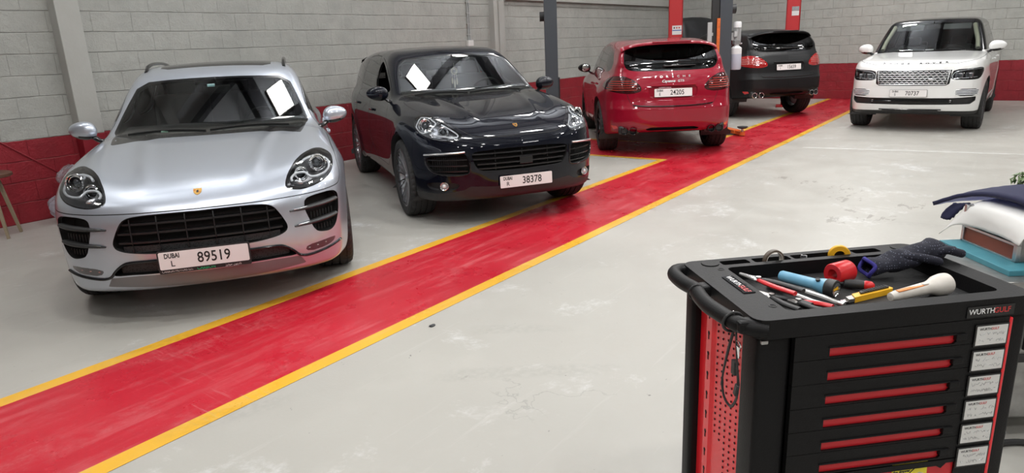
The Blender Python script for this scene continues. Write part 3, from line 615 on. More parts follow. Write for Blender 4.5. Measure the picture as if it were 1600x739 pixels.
def wall_mat(name, axis, band, offset=0.0):
    """painted block wall; axis = the world axis that runs along the wall"""
    m, nt, b = nodes(name); g = N(nt, 'NewGeometry').outputs['Position']; s = N(nt, 'SeparateXYZ'); nt.links.new(g, s.inputs[0])
    cb = N(nt, 'CombineXYZ'); nt.links.new(s.outputs['X' if axis == 'x' else 'Y'], cb.inputs[0]); nt.links.new(mth(nt, 'ADD', s.outputs['Z'], offset), cb.inputs[1])
    uv = cb.outputs[0]
    wob = noise(nt, g, 1.6, 3); 
    br = N(nt, 'TexBrick'); br.offset = .5; br.inputs['Scale'].default_value = 1; br.inputs['Brick Width'].default_value = .44
    br.inputs['Row Height'].default_value = .2182; br.inputs['Mortar Size'].default_value = .004; br.inputs['Mortar Smooth'].default_value = .6
    br.inputs['Color1'].default_value = (1, 1, 1, 1); br.inputs['Color2'].default_value = (.94, .94, .94, 1); br.inputs['Mortar'].default_value = (0, 0, 0, 1)
    vv = N(nt, 'VectorMath'); vv.operation = 'ADD'; sc = N(nt, 'VectorMath'); sc.operation = 'SCALE'
    cw = N(nt, 'CombineXYZ'); nt.links.new(mth(nt, 'SUBTRACT', noise(nt, g, 3, 4), .5), cw.inputs[1]); nt.links.new(cw.outputs[0], sc.inputs[0]); sc.inputs['Scale'].default_value = .018
    nt.links.new(uv, vv.inputs[0]); nt.links.new(sc.outputs[0], vv.inputs[1]); nt.links.new(vv.outputs[0], br.inputs['Vector'])
    rough = noise(nt, g, 22, 7, .7); med = noise(nt, g, 5, 5)
    grey = mixc(nt, ramp(nt, med, .3, .7), (.415, .418, .388), (.355, .358, .333))
    grey = mixc(nt, mth(nt, 'MULTIPLY', ramp(nt, noise(nt, g, .7, 3), .5, .7), .5), grey, (.465, .465, .43))
    red = mixc(nt, ramp(nt, med, .3, .7), (.29, .007, .018), (.22, .006, .014))
    redge = mth(nt, 'LESS_THAN', mth(nt, 'ADD', s.outputs['Z'], mth(nt, 'MULTIPLY', mth(nt, 'SUBTRACT', noise(nt, g, 9, 3), .5), .02)), band)
    c = mixc(nt, redge, grey, red)
    zz = mth(nt, 'ADD', s.outputs['Z'], mth(nt, 'MULTIPLY', mth(nt, 'SUBTRACT', noise(nt, g, 3, 4), .5), .018))
    hl = mth(nt, 'ABSOLUTE', mth(nt, 'SUBTRACT', mth(nt, 'FRACT', mth(nt, 'ADD', mth(nt, 'DIVIDE', zz, .2182), .5)), .5))
    hl = ramp(nt, hl, .012, .030, 1, 0)
    dark = mth(nt, 'MAXIMUM', mth(nt, 'MULTIPLY', hl, ramp(nt, wob, .38, .62, .08, .95)), mth(nt, 'MULTIPLY', br.outputs['Fac'], .14))
    c = mixc(nt, mth(nt, 'MULTIPLY', dark, .24), c, mixc(nt, redge, (.16, .15, .14), (.12, .004, .008)))
    crack = mth(nt, 'MULTIPLY', mth(nt, 'MULTIPLY', hl, ramp(nt, noise(nt, g, 2.3, 3), .47, .54)), .55)
    c = mixc(nt, mth(nt, 'MULTIPLY', ramp(nt, noise(nt, g, 34, 6, .75), .60, .70), .30), c, mixc(nt, redge, (.20, .20, .185), (.12, .004, .008)))
    c = mixc(nt, crack, c, mixc(nt, redge, (.66, .65, .6), (.5, .10, .10)))
    nt.links.new(c, b.inputs['Base Color']); b.inputs['Roughness'].default_value = .62
    bp = N(nt, 'Bump'); bp.inputs['Strength'].default_value = .85; bp.inputs['Distance'].default_value = .022
    h = mth(nt, 'ADD', mth(nt, 'ADD', mth(nt, 'MULTIPLY', rough, .75), mth(nt, 'MULTIPLY', med, .6)), mth(nt, 'ADD', mth(nt, 'MULTIPLY', hl, -.6), mth(nt, 'MULTIPLY', br.outputs['Fac'], -.25))); h = mth(nt, 'ADD', h, mth(nt, 'MULTIPLY', br.outputs['Color'], .25))
    nt.links.new(h, bp.inputs['Height']); nt.links.new(bp.outputs[0], b.inputs['Normal'])
    return m
BAND = .873
M_['wall_x'] = wall_mat('block_wall_along', 'x', BAND)
M_['wall_y'] = wall_mat('block_wall_across', 'y', BAND)
M_['red_wall'] = mat('red_wall_paint', (.24, .007, .017), .55, bump=(25, .3))
M_['old_white'] = mat('worn_white_line', (.60, .60, .585), .5, noise=(7, 1, (.49, .485, .45)))
M_['plaster'] = mat('smooth_grey_render', (.42, .42, .395), .6, bump=(30, .2), noise=(3, .5, (.36, .35, .32)))
M_['roof_sheet'] = mat('roof_sheet', (.62, .64, .66), .5)
M_['roof_beam'] = mat('roof_steel', (.05, .05, .055), .5)
M_['lamp'] = mat('lamp_panel', (1, .98, .94), .5, emit=1)

def quad(bm, x0, x1, y0, y1, z0, z1):
    box(bm, ((x0+x1)/2, (y0+y1)/2, (z0+z1)/2), (x1-x0, y1-y0, z1-z0))
def sbox(name, x0, x1, y0, y1, z0, z1, m):
    bm = bmesh.new(); quad(bm, x0, x1, y0, y1, z0, z1); return struct(bm_obj(name, bm, m))
sbox('floor', XMIN-.2, XMAX+.2, YMIN-.2, YMAX+.2, -.12, 0, M_['concrete'])
sbox('wall_left', XMIN-.2, XMAX+.2, YMAX, YMAX+.2, 0, ZC, M_['wall_x'])
sbox('wall_far', XMAX, XMAX+.2, YMIN-.2, YMAX, 0, ZC, M_['wall_y'])
sbox('wall_right', XMIN-.2, XMAX, YMIN-.2, YMIN, 0, ZC, M_['wall_x'])
sbox('wall_back', XMIN-.2, XMIN, YMIN, YMAX, 0, ZC, M_['wall_y'])
# corrugated roof sheet
bm = bmesh.new(); n = 220; prev = None
for i in range(n+1):
    x = XMIN - .2 + (XMAX - XMIN + .4)*i/n; z = ZC + (.03 if i % 4 < 2 else 0)
    cur = [bm.verts.new((x, YMIN-.2, z)), bm.verts.new((x, YMAX+.2, z))]
    if prev: bm.faces.new((prev[0], prev[1], cur[1], cur[0]))
    prev = cur
struct(bm_obj('ceiling', bm, M_['roof_sheet']))
# steel portal beams and purlins
for i, x in enumerate((-4.5, .2, 4.9, 9.6, 14.3)):
    bm = bmesh.new(); ym = (YMIN+YMAX)/2; Wd = YMAX - YMIN
    box(bm, (x, ym, ZC-.12), (.26, Wd, .03)); box(bm, (x, ym, ZC-.30), (.02, Wd, .34)); box(bm, (x, ym, ZC-.48), (.26, Wd, .03))
    struct(bm_obj('trim_%d' % (i+1), bm, M_['roof_beam']))
for i, y in enumerate(np.arange(YMIN+.7, YMAX, 1.25)):
    bm = bmesh.new(); box(bm, ((XMIN+XMAX)/2, y, ZC-.09), (XMAX-XMIN, .12, .18))
    struct(bm_obj('trim_%d' % (i+10), bm, M_['roof_beam']))
# painted lane: red band between two yellow edges, side branch between the bays
def sheet(name, P, z, m):
    bm = bmesh.new(); bm.faces.new([bm.verts.new((p[0], p[1], z)) for p in P]); r = bmesh.ops.extrude_face_region(bm, geom=bm.faces[:])
    bmesh.ops.translate(bm, vec=(0, 0, .0012), verts=[v for v in r['geom'] if isinstance(v, bmesh.types.BMVert)])
    return bm_obj(name, bm, m)
def YL(x): return 3.863 + .0102*x      # edges of the lane
def YR(x): return 2.911 + .0102*x
XA, XB = XMIN, XMAX
LW = .10
CX0, CX1 = 8.69, 10.20                  # side branch that runs to the left wall
def strip(n, x0, x1, y0, y1, z, m): return struct(sheet('trim_%d' % n, [(x0, y0), (x1, y0), (x1, y1), (x0, y1)], z, m))
struct(sheet('trim_30', [(XA, YR(XA)), (XB, YR(XB)), (XB, YL(XB)), (XA, YL(XA))], .0012, M_['red_floor']))
struct(sheet('trim_31', [(XA, YR(XA)-LW), (XB, YR(XB)-LW), (XB, YR(XB)), (XA, YR(XA))], .0014, M_['yellow_floor']))
struct(sheet('trim_32', [(XA, YL(XA)), (CX0, YL(CX0)), (CX0, YL(CX0)+LW), (XA, YL(XA)+LW)], .0014, M_['yellow_floor']))
struct(sheet('trim_33', [(CX1+LW, YL(CX1)), (XB, YL(XB)), (XB, YL(XB)+LW), (CX1+LW, YL(CX1)+LW)], .0014, M_['yellow_floor']))
strip(34, CX0+LW, CX1, YL(9)+.002, YMAX, .0012, M_['red_floor'])
strip(35, CX0, CX0+LW, YL(9), YMAX, .0015, M_['yellow_floor']); strip(36, CX1, CX1+LW, YL(9), YMAX, .0015, M_['yellow_floor'])
# old white bay line on the open floor
struct(sheet('trim_37', [(10.48, 2.60), (11.2, -3.2), (11.27, -3.2), (10.55, 2.60)], .0010, M_['old_white']))
# pilasters, ledge and conduit run on the left wall
bm = bmesh.new(); quad(bm, 3.12, 3.36, YMAX-.17, YMAX+.02, .872, ZC); struct(bm_obj('trim_40', bm, M_['plaster'], bevel=.008))
bm = bmesh.new(); quad(bm, 3.12, 3.36, YMAX-.17, YMAX+.02, 0, .872); struct(bm_obj('trim_41', bm, M_['red_wall'], bevel=.008))
bm = bmesh.new(); quad(bm, 10.62, 10.95, YMAX-.12, YMAX+.02, .873, ZC); quad(bm, 10.74, 10.84, YMAX-.15, YMAX, .873, ZC); struct(bm_obj('trim_42', bm, M_['plaster'], bevel=.008))
bm = bmesh.new(); quad(bm, 10.62, 10.95, YMAX-.12, YMAX+.02, 0, .873); struct(bm_obj('trim_43', bm, M_['red_wall'], bevel=.008))
bm = bmesh.new(); quad(bm, 10.96, XMAX, YMAX-.09, YMAX+.02, 2.50, 2.66); struct(bm_obj('trim_44', bm, M_['plaster'], bevel=.008))
bm = bmesh.new(); quad(bm, XMAX-.10, XMAX, YMAX-.14, YMAX, .873, ZC); struct(bm_obj('trim_45', bm, M_['plaster'], bevel=.008))
# raised seam crossing the red band
bm = bmesh.new(); tube(bm, [(2.20, YMAX-.002, 1.0), (2.41, YMAX-.002, .875), (2.87, YMAX-.002, .49), (3.1, YMAX-.002, .30)], .010, 6); struct(bm_obj('trim_46', bm, M_['red_wall']))
# ---------------------------------------------------------------- cars
SK = {}
def skin(k):
    if k not in SK: SK[k] = dict(macan=skin_macan, cayenne=skin_cayenne, rover=skin_rover)[k]()
    return SK[k]
MC = {}
def panel(sk, key, name, side, obj_name, m, parent, normals=True, push=None, k=1.0, flip=False, fmats=None):
    """one panel of a skin as a mesh object; push = recess vector"""
    ck = (key, name, side, push, k)
    if ck not in MC:
        V, T = sk.piece(name, side)
        if not len(T): return None
        Nn = sk.normals(V) if normals and push is None else None
        if push is not None:
            v = np.array(push, float); v[1] *= (side or 1); V, T = pocket(V, T, v, k)
        o = mesh_obj(obj_name, V, T, m, parent, smooth=True, normals=Nn); MC[ck] = o.data; return o
    me = MC[ck].copy(); me.name = obj_name; me.materials.clear(); me.materials.append(m)
    return link(bpy.data.objects.new(obj_name, me), parent)

def make_wheel(R, Rr, W, style, face, dark):
    """a wheel standing in the car frame, outer face towards +y, centre at its origin"""
    M = Matrix.Rotation(-math.pi/2, 4, 'X')          # local z -> +y
    bm = bmesh.new(); h = W/2
    lathe(bm, [(Rr-.012, h-.020), (Rr+.004, h-.016), (Rr+.004, h-.026), (Rr-.018, h-.045), (Rr-.03, .02), (Rr-.04, -h+.05), (Rr-.01, -h+.02)], 48, M)
    hub = h - .055
    def spoke(a, w0, w1, z0, z1, tw=0):
        r0, r1 = .045, Rr - .008; c, s = math.cos(a), math.sin(a); secs = []
        for t in (0, .35, .7, 1):
            r = r0 + (r1-r0)*t; w = w0 + (w1-w0)*t; z = z0 + (z1-z0)*t**1.4; off = tw*t
            q = []
            for du, dz in ((-w, -.028), (w, -.028), (w*.8, 0), (-w*.8, 0)):
                x, y = r, du + off; q.append(bm.verts.new(M @ Vector((x*c - y*s, x*s + y*c, z + dz))))
            secs.append(q)
        for A, B in zip(secs, secs[1:]):
            for i in range(4): bm.faces.new((A[i], A[(i+1) % 4], B[(i+1) % 4], B[i]))
        bm.faces.new(secs[-1])
    if style == 'twin':
        for k in range(10):
            a = k*2*math.pi/10
            spoke(a-.045, .010, .0085, hub, h-.022, -.022); spoke(a+.045, .010, .0085, hub, h-.022, .022)
    elif style == 'five':
        for k in range(5):
            a = k*2*math.pi/5 + .3
            spoke(a-.10, .020, .014, hub, h-.022, -.03); spoke(a+.10, .020, .014, hub, h-.022, .03)
    else:
        for k in range(7):
            a = k*2*math.pi/7
            spoke(a-.05, .018, .012, hub, h-.02, -.012); spoke(a+.07, .012, .014, hub, h-.02, .05)
    lathe(bm, [(.001, hub+.016), (.028, hub+.014), (.034, hub+.006), (.06, hub-.004), (.078, hub-.02), (.078, hub-.05), (.001, hub-.05)], 28, M)
    for k in range(5):
        a = k*2*math.pi/5; p = M @ Vector((.055*math.cos(a), .055*math.sin(a), hub)); q = M @ Vector((.055*math.cos(a), .055*math.sin(a), hub+.004)); cyl(bm, p, q, .008, n=8)
    wh = bm_obj('wheel', bm, face, smooth=True)
    # tyre with grooves and shoulder blocks
    prof = [(Rr-.004, h-.022, 0), (Rr+.004, h-.008, 0), (Rr+(R-Rr)*.5, h, 0), (R-.020, h-.010, 0), (R-.007, h-.026, 1), (R-.002, h-.050, 1)]
    g = h - .052; n4 = 3
    for i in range(n4+1):
        y = g - i*(2*g)/n4
        if 0 < i < n4: prof += [(R, y+.006, 0), (R-.009, y+.005, 0), (R-.009, y-.005, 0), (R, y-.006, 0)]
        else: prof += ([(R-.009, y, 0), (R-.009, y-.008, 0), (R, y-.009, 0)] if i == 0 else [(R, y+.009, 0), (R-.009, y+.008, 0), (R-.009, y, 0)])
    prof += [(R-.002, -h+.050, 1), (R-.007, -h+.026, 1), (R-.020, -h+.010, 0), (Rr+(R-Rr)*.5, -h, 0), (Rr+.004, -h+.008, 0), (Rr-.004, -h+.022, 0)]
    n = 120; V = []; F_ = []
    for k in range(n):
        for r, z, fl in prof:
            rr = r - (.006 if fl and k % 3 == 0 else 0); a = 2*math.pi*k/n
            V.append(M @ Vector((rr*math.cos(a), rr*math.sin(a), z)))
    m = len(prof)
    for k in range(n):
        for j in range(m-1): F_.append((k*m+j, ((k+1) % n)*m+j, ((k+1) % n)*m+j+1, k*m+j+1))
    mesh_obj('tyre', V, F_, M_['rubber'], wh, smooth=False)
    bm = bmesh.new(); lathe(bm, [(.09, -.015), (Rr*.74, -.015), (Rr*.74, .015), (.09, .015), (.09, -.015)], 40, M)
    bm_obj('brake_disc', bm, M_['satin'], wh)
    bm = bmesh.new(); box(bm, M @ Vector((Rr*.62, .03, 0)), (.07, .09, .16)); bm_obj('brake_calliper', bm, dark, wh, bevel=.01)
    return wh
def copy_tree(o, parent=None):
    c = o.copy(); COL.objects.link(c); c.parent = parent
    for ch in o.children: copy_tree(ch, c)
    return c

def plate(parent, P, facing, tilt, letter, digits, frame=None, w=.52, h=.11):
    """number plate, P = its centre; facing +1 front, -1 rear"""
    rx = Vector((0, 1, 0)) if facing > 0 else Vector((0, -1, 0)); nz = Vector((math.cos(tilt)*facing, 0, math.sin(tilt))); up = nz.cross(rx)
    M = Matrix((rx, up, nz)).transposed().to_4x4(); M.translation = Vector(P)
    def slab(nm, w, h, z0, z1, m, par, r=.006):
        o = [(-w/2+r, -h/2), (w/2-r, -h/2), (w/2, -h/2+r), (w/2, h/2-r), (w/2-r, h/2), (-w/2+r, h/2), (-w/2, h/2-r), (-w/2, -h/2+r)]
        bm = bmesh.new(); prism(bm, o, z0, z1, M); return bm_obj(nm, bm, m, par)
    pl = slab('number_plate', w, h, 0, .003, M_['plate'], parent)
    if frame: e = .006 if frame == 'thin' else .018; slab('plate_frame', w+e, h+e*.9, -.014, .0015, M_['black_plastic'], pl)
    T = lambda x, y: M @ Matrix.Translation((x, y, .0032))
    text_obj('plate_digits', digits, .094, M_['ink'], T(.055, -.002), pl, .0006, bold=.0011, sx=.82, space=1.02)
    text_obj('plate_emirate', 'DUBAI', .042, M_['ink'], T(-.185, .028), pl, .0006, bold=.0012, sx=.72)
    text_obj('plate_letter', letter, .052, M_['ink'], T(-.185, -.022), pl, .0006, bold=.0004)
    if frame == 'dealer':
        b = slab('dealer_strip', w+.018, .026, 0, .002, M_['black_plastic'], pl); b.data.transform(M @ Matrix.Translation((0, -.069, -.006)) @ M.inverted())
        S = lambda x: M @ Matrix.Translation((x, -.069, -.003))
        text_obj('strip_text', 'CARBON MOTORS LLC', .019, M_['plate'], S(-.165), pl, .0004, sx=.9)
        text_obj('strip_text', 'CARBON', .026, M_['green_letters'], S(.0, ), pl, .0004, bold=.0006)
        text_obj('strip_text', '\uFEAF\uFEAE\uFEE0\uFEEE\uFEE3 \uFEE5\uFEEE\uFE91\uFEAD\uFE8E\uFEDB', .020, M_['plate'], S(.16), pl, .0004)
    return pl
M_['green_letters'] = mat('green_lettering', (.02, .45, .18), .4)  # stronger green for the dealer strip lettering

def mirror(parent, c, sgn, s, paint, lower, glass_m, arm_to):
    """door mirror: c = centre of its housing, s = half sizes (x, y, z)"""
    V = []; F_ = []; nu, nv = 28, 18
    def sg(v, p): return math.copysign(abs(v)**p, v)
    for j in range(nv+1):
        th = math.pi*j/nv
        for i in range(nu):
            ph = 2*math.pi*i/nu; x, y, z = math.sin(th)*math.cos(ph), math.sin(th)*math.sin(ph), math.cos(th)
            x, y, z = sg(x, .85), sg(y, .85), sg(z, .9)
            t = (y*sgn + 1)/2                               # 0 inboard .. 1 outboard
            z *= 1 - .30*t*t; z += .12*(t-.5); X = x*(1 - .25*t)
            V.append((c[0] + max(X*s[0], -s[0]*.45) - .04*t, c[1] + y*s[1], c[2] + z*s[2]))
    for j in range(nv):
        for i in range(nu):
            F_.append((j*nu+i, (j+1)*nu+i, (j+1)*nu+(i+1) % nu, j*nu+(i+1) % nu))
    fm = [1 if (V[f[0]][2] + V[f[1]][2])/2 < c[2] - s[2]*.52 else 0 for f in F_]
    o = mesh_obj('door_mirror', V, F_, paint, parent, smooth=True, mats=[paint, lower], fm=fm)
    bm = bmesh.new(); a = Vector((c[0]-.005, c[1]-sgn*s[1]*.55, c[2]-s[2]*.55)); b = Vector(arm_to)
    tube(bm, [a, a.lerp(b, .5) + Vector((0, 0, -.015)), b], [.032, .028, .038], 12, flat=.6); bm_obj('mirror_arm', bm, lower, o, smooth=True)
    bm = bmesh.new(); ball(bm, (c[0] - s[0]*.47 - .02, c[1], c[2]), (.006, s[1]*.80, s[2]*.74), 20, 12); bm_obj('mirror_glass', bm, M_['chrome'], o, smooth=True)
    return o
def swept(name, pts, w, t, m, parent, up=(0, 0, 1)):
    bm = bmesh.new(); tube(bm, pts, w, 8, flat=t/w if not hasattr(w, '__len__') else t, up=up); return bm_obj(name, bm, m, parent, smooth=True)
def ring(bm, c, R, r, ax=(1, 0, 0), a0=0, a1=360, n=28):
    q = Vector(ax).to_track_quat('Z', 'Y'); full = a1 - a0 >= 360; k = n if full else n+1
    pts = [Vector(c) + q @ Vector((R*math.cos(math.radians(a0+(a1-a0)*i/n)), R*math.sin(math.radians(a0+(a1-a0)*i/n)), 0)) for i in range(k)]
    tube(bm, pts, r, 8, closed=full, up=ax)
def seat(parent, x, y, m):
    bm = bmesh.new(); box(bm, (x+.22, y, .74), (.5, .50, .16)); o = bm_obj('seat', bm, m, parent, bevel=.05, seg=3, smooth=True)
    bm = bmesh.new(); box(bm, (x-.12, y, 1.03), (.13, .48, .58), Euler((0, -.22, 0))); bm_obj('backrest', bm, m, o, bevel=.05, seg=3, smooth=True)
    bm = bmesh.new(); box(bm, (x-.20, y, 1.38), (.09, .25, .17), Euler((0, -.15, 0))); bm_obj('headrest', bm, m, o, bevel=.04, seg=3, smooth=True)
def badge(parent, P, nrm, s=.05):
    q = Vector(nrm).normalized().to_track_quat('Z', 'Y').to_matrix().to_4x4(); q.translation = Vector(P)
    # turn so that the shield's y axis points up
    R = q.to_3x3(); upv = R.transposed() @ Vector((0, 0, 1)); a = math.atan2(upv.x, upv.y); q = q @ Matrix.Rotation(-a, 4, 'Z')
    sh = [(-.8, 1), (-.4, .92), (0, 1), (.4, .92), (.8, 1), (.86, .4), (.75, -.3), (.4, -.85), (0, -1.15), (-.4, -.85), (-.75, -.3), (-.86, .4)]
    bm = bmesh.new(); prism(bm, [(x*s*.5, y*s*.5) for x, y in sh], -.012, .003, q); o = bm_obj('bonnet_badge', bm, M_['gold'], parent)
    def bit(pts, m, nm='badge_field'):
        bm = bmesh.new(); prism(bm, [(x*s*.5, y*s*.5) for x, y in pts], .003, .0038, q); bm_obj(nm, bm, m, o)
    for k in range(2):
        bit([(-.72+k*.22, .05), (-.62+k*.22, .05), (-.62+k*.22, .62), (-.72+k*.22, .62)][:], M_['crest_red'])
        bit([(.28+k*.2, -.55+.2*k), (.38+k*.2, -.45+.2*k), (.38+k*.2, -.02), (.28+k*.2, -.02)], M_['crest_red'])
    bit([(-.18, -.42), (.2, -.42), (.24, .28), (.05, .45), (-.22, .2)], M_['ink'])

def car(key, label, group, pos, paint, lift=0, wheel=('twin', 'alloy'), tint='glass', cabin=True, wide=None, trimk='black_gloss', skip=()):
    sk = skin(key); c = sk.c; f = sk.f
    t = thing('car', label, 'car', (pos[0], pos[1], 0), math.radians(pos[2]), group); made = []
    P = lambda n, side, on, m, **k: (lambda o: (made.append(o), o)[1] if o else None)(panel(sk, key, n, side, on, m, t, **k))
    body = P('body', 0, 'body', M_[paint]); P('gap', 0, 'panel_gaps', M_['dark'])
    P('bonnet', 0, 'bonnet', M_[paint])
    for s in (1, -1):
        P('front_door', s, 'front_door', M_[paint]); P('rear_door', s, 'rear_door', M_[paint])
        for n in ('front_side_window', 'rear_side_window', 'quarter_window'):
            if (n, s) not in skip: P(n, s, 'side_window', M_['glass_dark' if n != 'front_side_window' or tint == 'glass_dark' else 'glass'])
    P('tailgate', 0, 'tailgate', M_[paint]); P('window_trim', 0, 'window_trim', M_[trimk]); P('sunroof', 0, 'sunroof', M_['black_gloss'])
    P('windscreen', 0, 'windscreen', M_['glass'])
    P('rear_window', 0, 'rear_window', M_['glass_dark'])
    for s in (1, -1): P('lamp_seal', s, 'lamp_seal', M_['black_gloss']); P('tail_seal', s, 'lamp_seal', M_['black_gloss'])
    # dark lining inside the shell, open at the windows
    lk = (key, 'lining')
    if lk not in MC:
        ids = [sk.id(n) for n in ('body', 'bonnet', 'front_door', 'rear_door', 'tailgate', 'gap', 'window_trim', 'roof', 'sunroof') if n in sk.names]
        T = sk.T[np.isin(sk.lab, ids)]; T = T[sk.V[T, 2].mean(1) > .62]; T = T[::1]
        u, inv = np.unique(T, return_inverse=True); V = sk.V[u]; V = V - .022*sk.normals(V)
        o = mesh_obj('cabin_lining', V, inv.reshape(-1, 3)[:, ::-1].copy(), M_['interior'], t, smooth=True); MC[lk] = o.data
    else: o = link(bpy.data.objects.new('cabin_lining', MC[lk]), t)
    made.append(o)
    bm = bmesh.new(); xr = -c['wb'] - .55
    box(bm, ((xr-.2)/2, 0, .58), (abs(xr)-.2, 1.25, .10)); made.append(bm_obj('cabin_floor', bm, M_['interior'], t))
    # wheel-arch liners and floor pan
    for ax in (0, -c['wb']):
        for s in (1, -1):
            bm = bmesh.new(); R = c['arch'] - .002; cz = c['wr'] + .012; n = 30; ra = []; rb = []; rc = []
            for i in range(n+1):
                a = math.radians(-25 + 230*i/n); x, z = ax + R*math.cos(a), cz + R*math.sin(a)
                yo = float(side_pt(f, ax + (R+.01)*math.cos(a), cz + (R+.01)*math.sin(a), s)[0, 1])*s - .003 if z > .2 else .9
                ra.append(bm.verts.new((x, s*min(max(yo, .6), .98), z))); rb.append(bm.verts.new((x, s*.54, z)))
            cc = bm.verts.new((ax, s*.54, cz))
            for i in range(n): bm.faces.new((ra[i], ra[i+1], rb[i+1], rb[i])); bm.faces.new((rb[i], rb[i+1], cc))
            made.append(bm_obj('wheel_arch_liner', bm, M_['black_plastic'], t, smooth=True))
    # wheels
    R, Rr, W, yo = c['wr'], wheel[2], .28, wheel[3]
    w0 = make_wheel(R, Rr, W, wheel[0], M_[wheel[1]], M_[wheel[4]])
    w0.parent = t; first = True
    for ax in (0, -c['wb']):
        for s in (1, -1):
            w = w0 if first else copy_tree(w0, t); first = False
            w.location = (ax, s*(yo - W/2), R); w.rotation_euler = (0, .3*(ax != 0) + .2*s, 0 if s > 0 else math.pi)
    if cabin:
        im = M_['interior']
        for s in (1, -1): seat(t, -1.55, s*.36, im); made.append(t.children[-1])
        bm = bmesh.new(); box(bm, (-2.75, 0, 1.02), (.16, 1.25, .50), Euler((0, -.3, 0))); 
        for y in (-.36, 0, .36): box(bm, (-2.86, y, 1.30), (.09, .22, .12))
        made.append(bm_obj('rear_bench', bm, im, t, bevel=.03, smooth=True))
        zt = float(top_pt(f, -.62, 0.)[0, 2])
        bm = bmesh.new(); box(bm, (-.78, 0, zt-.11), (.42, 1.42, .16), Euler((0, .10, 0))); box(bm, (-.86, .37, zt-.04), (.20, .36, .07)); box(bm, (-1.0, 0, zt-.35), (.25, .3, .4))
        made.append(bm_obj('dashboard', bm, im, t, bevel=.035, seg=3, smooth=True))
        bm = bmesh.new(); ring(bm, (-1.10, .37, zt-.09), .185, .015, (-.86, 0, .5)); ax3 = Vector((-.86, 0, .5)).normalized()
        cyl(bm, Vector((-1.10, .37, zt-.09)) - ax3*.16, Vector((-1.10, .37, zt-.09)), .05, .04); sd = ax3.cross(Vector((0, 1, 0))).normalized()
        for d in (Vector((0, 1, 0)), Vector((0, -1, 0)), sd if sd.z < 0 else -sd): cyl(bm, Vector((-1.10, .37, zt-.09)), Vector((-1.10, .37, zt-.09)) + d*.18, .016)
        made.append(bm_obj('steering_wheel', bm, M_['black_plastic'], t, smooth=True))
        bm = bmesh.new(); zz = float(top_pt(f, -1.30, 0.)[0, 2]); box(bm, (-1.24, 0, zz-.13), (.03, .23, .065)); cyl(bm, (-1.24, 0, zz-.11), (-1.20, 0, zz-.03), .01)
        made.append(bm_obj('rear_view_mirror', bm, M_['black_plastic'], t, bevel=.008))
    # wipers on the windscreen
    for y0, y1 in ((.58, -.02), (-.05, -.62)):
        ys = np.linspace(y0, y1, 10); zb = float(top_pt(f, -.40, 0.)[0, 2])
        zs = zb + (.004 + .014*np.sin(np.linspace(0, 3, 10)))
        xs = []
        for y, z in zip(ys, zs):
            p = find(f, (0.2, y, z+.012), (-1, 0, 0), R=1.3)[0]; xs.append((p[0]+.008, y, z+.014))
        made.append(swept('windscreen_wiper', xs, .0065, .0065, M_['dark'], t))
    # door handles
    for s in (1, -1):
        for x, z in c['handles']:
            p = side_pt(f, x, z, s)[0]; bm = bmesh.new(); box(bm, (p[0], p[1]+s*.016, p[2]), (.19, .022, .028)); box(bm, (p[0]+.07, p[1]+s*.006, p[2]), (.03, .03, .024)); box(bm, (p[0]-.07, p[1]+s*.006, p[2]), (.03, .03, .024))
            made.append(bm_obj('door_handle', bm, M_[paint], t, bevel=.008, seg=3, smooth=True))
    t['_'] = 0; del t['_']
    return t, sk, made
def done(t, made, lift):
    for o in t.children:
        if o.name.split('.')[0] not in ('wheel',): o.location.z += lift

def lamp_unit(f, parent, sgn, big, small, drl):
    """two round projectors with bright rings behind the lens"""
    for (x, y, z), R in ((big, .056), (small, .043)):
        c = Vector((x, sgn*y, z)); ax = Vector((.93, sgn*.30, .1)).normalized()
        bm = bmesh.new(); cyl(bm, c - ax*.09, c, R*.7, R, n=28, caps=False); ring(bm, c, R, .007, ax); ring(bm, c - ax*.01, R*.78, .004, ax)
        o = bm_obj('projector_bezel', bm, M_['chrome'], parent, smooth=True)
        bm = bmesh.new(); ball(bm, c - ax*.035, (R*.55,)*3, 20, 12); bm_obj('projector_lens', bm, M_['proj'], o, smooth=True)
M_['proj'] = mat('projector_glass', (.10, .11, .12), .04, .3, coat=1)

def front_strip(f, ys, z, off=0, jut=0):
    z = np.broadcast_to(np.asarray(z, float), np.shape(ys)); return front_pt(f, np.asarray(ys, float), z, off)
def band(name, f, ys, z0, z1, off, thick, m, parent):
    """flat bar following the front: between heights z0 and z1 at the given y positions"""
    ys = np.asarray(ys, float); zl = np.broadcast_to(z0, ys.shape); zh = np.broadcast_to(z1, ys.shape)
    A = front_pt(f, ys, zl, off); B = front_pt(f, ys, zh, off); n = len(ys); V = []
    for p in (A, B): V += [tuple(v) for v in p]
    for p in (A, B): V += [(v[0]-thick, v[1], v[2]) for v in p]
    F_ = []
    for i in range(n-1):
        F_ += [(i, i+1, n+i+1, n+i), (2*n+i, 3*n+i, 3*n+i+1, 2*n+i+1), (n+i, n+i+1, 3*n+i+1, 3*n+i), (i, 2*n+i, 2*n+i+1, i+1)]
    F_ += [(0, n, 3*n, 2*n), (n-1, 3*n-1, 4*n-1, 2*n-1)]
    return mesh_obj(name, V, F_, m, parent)

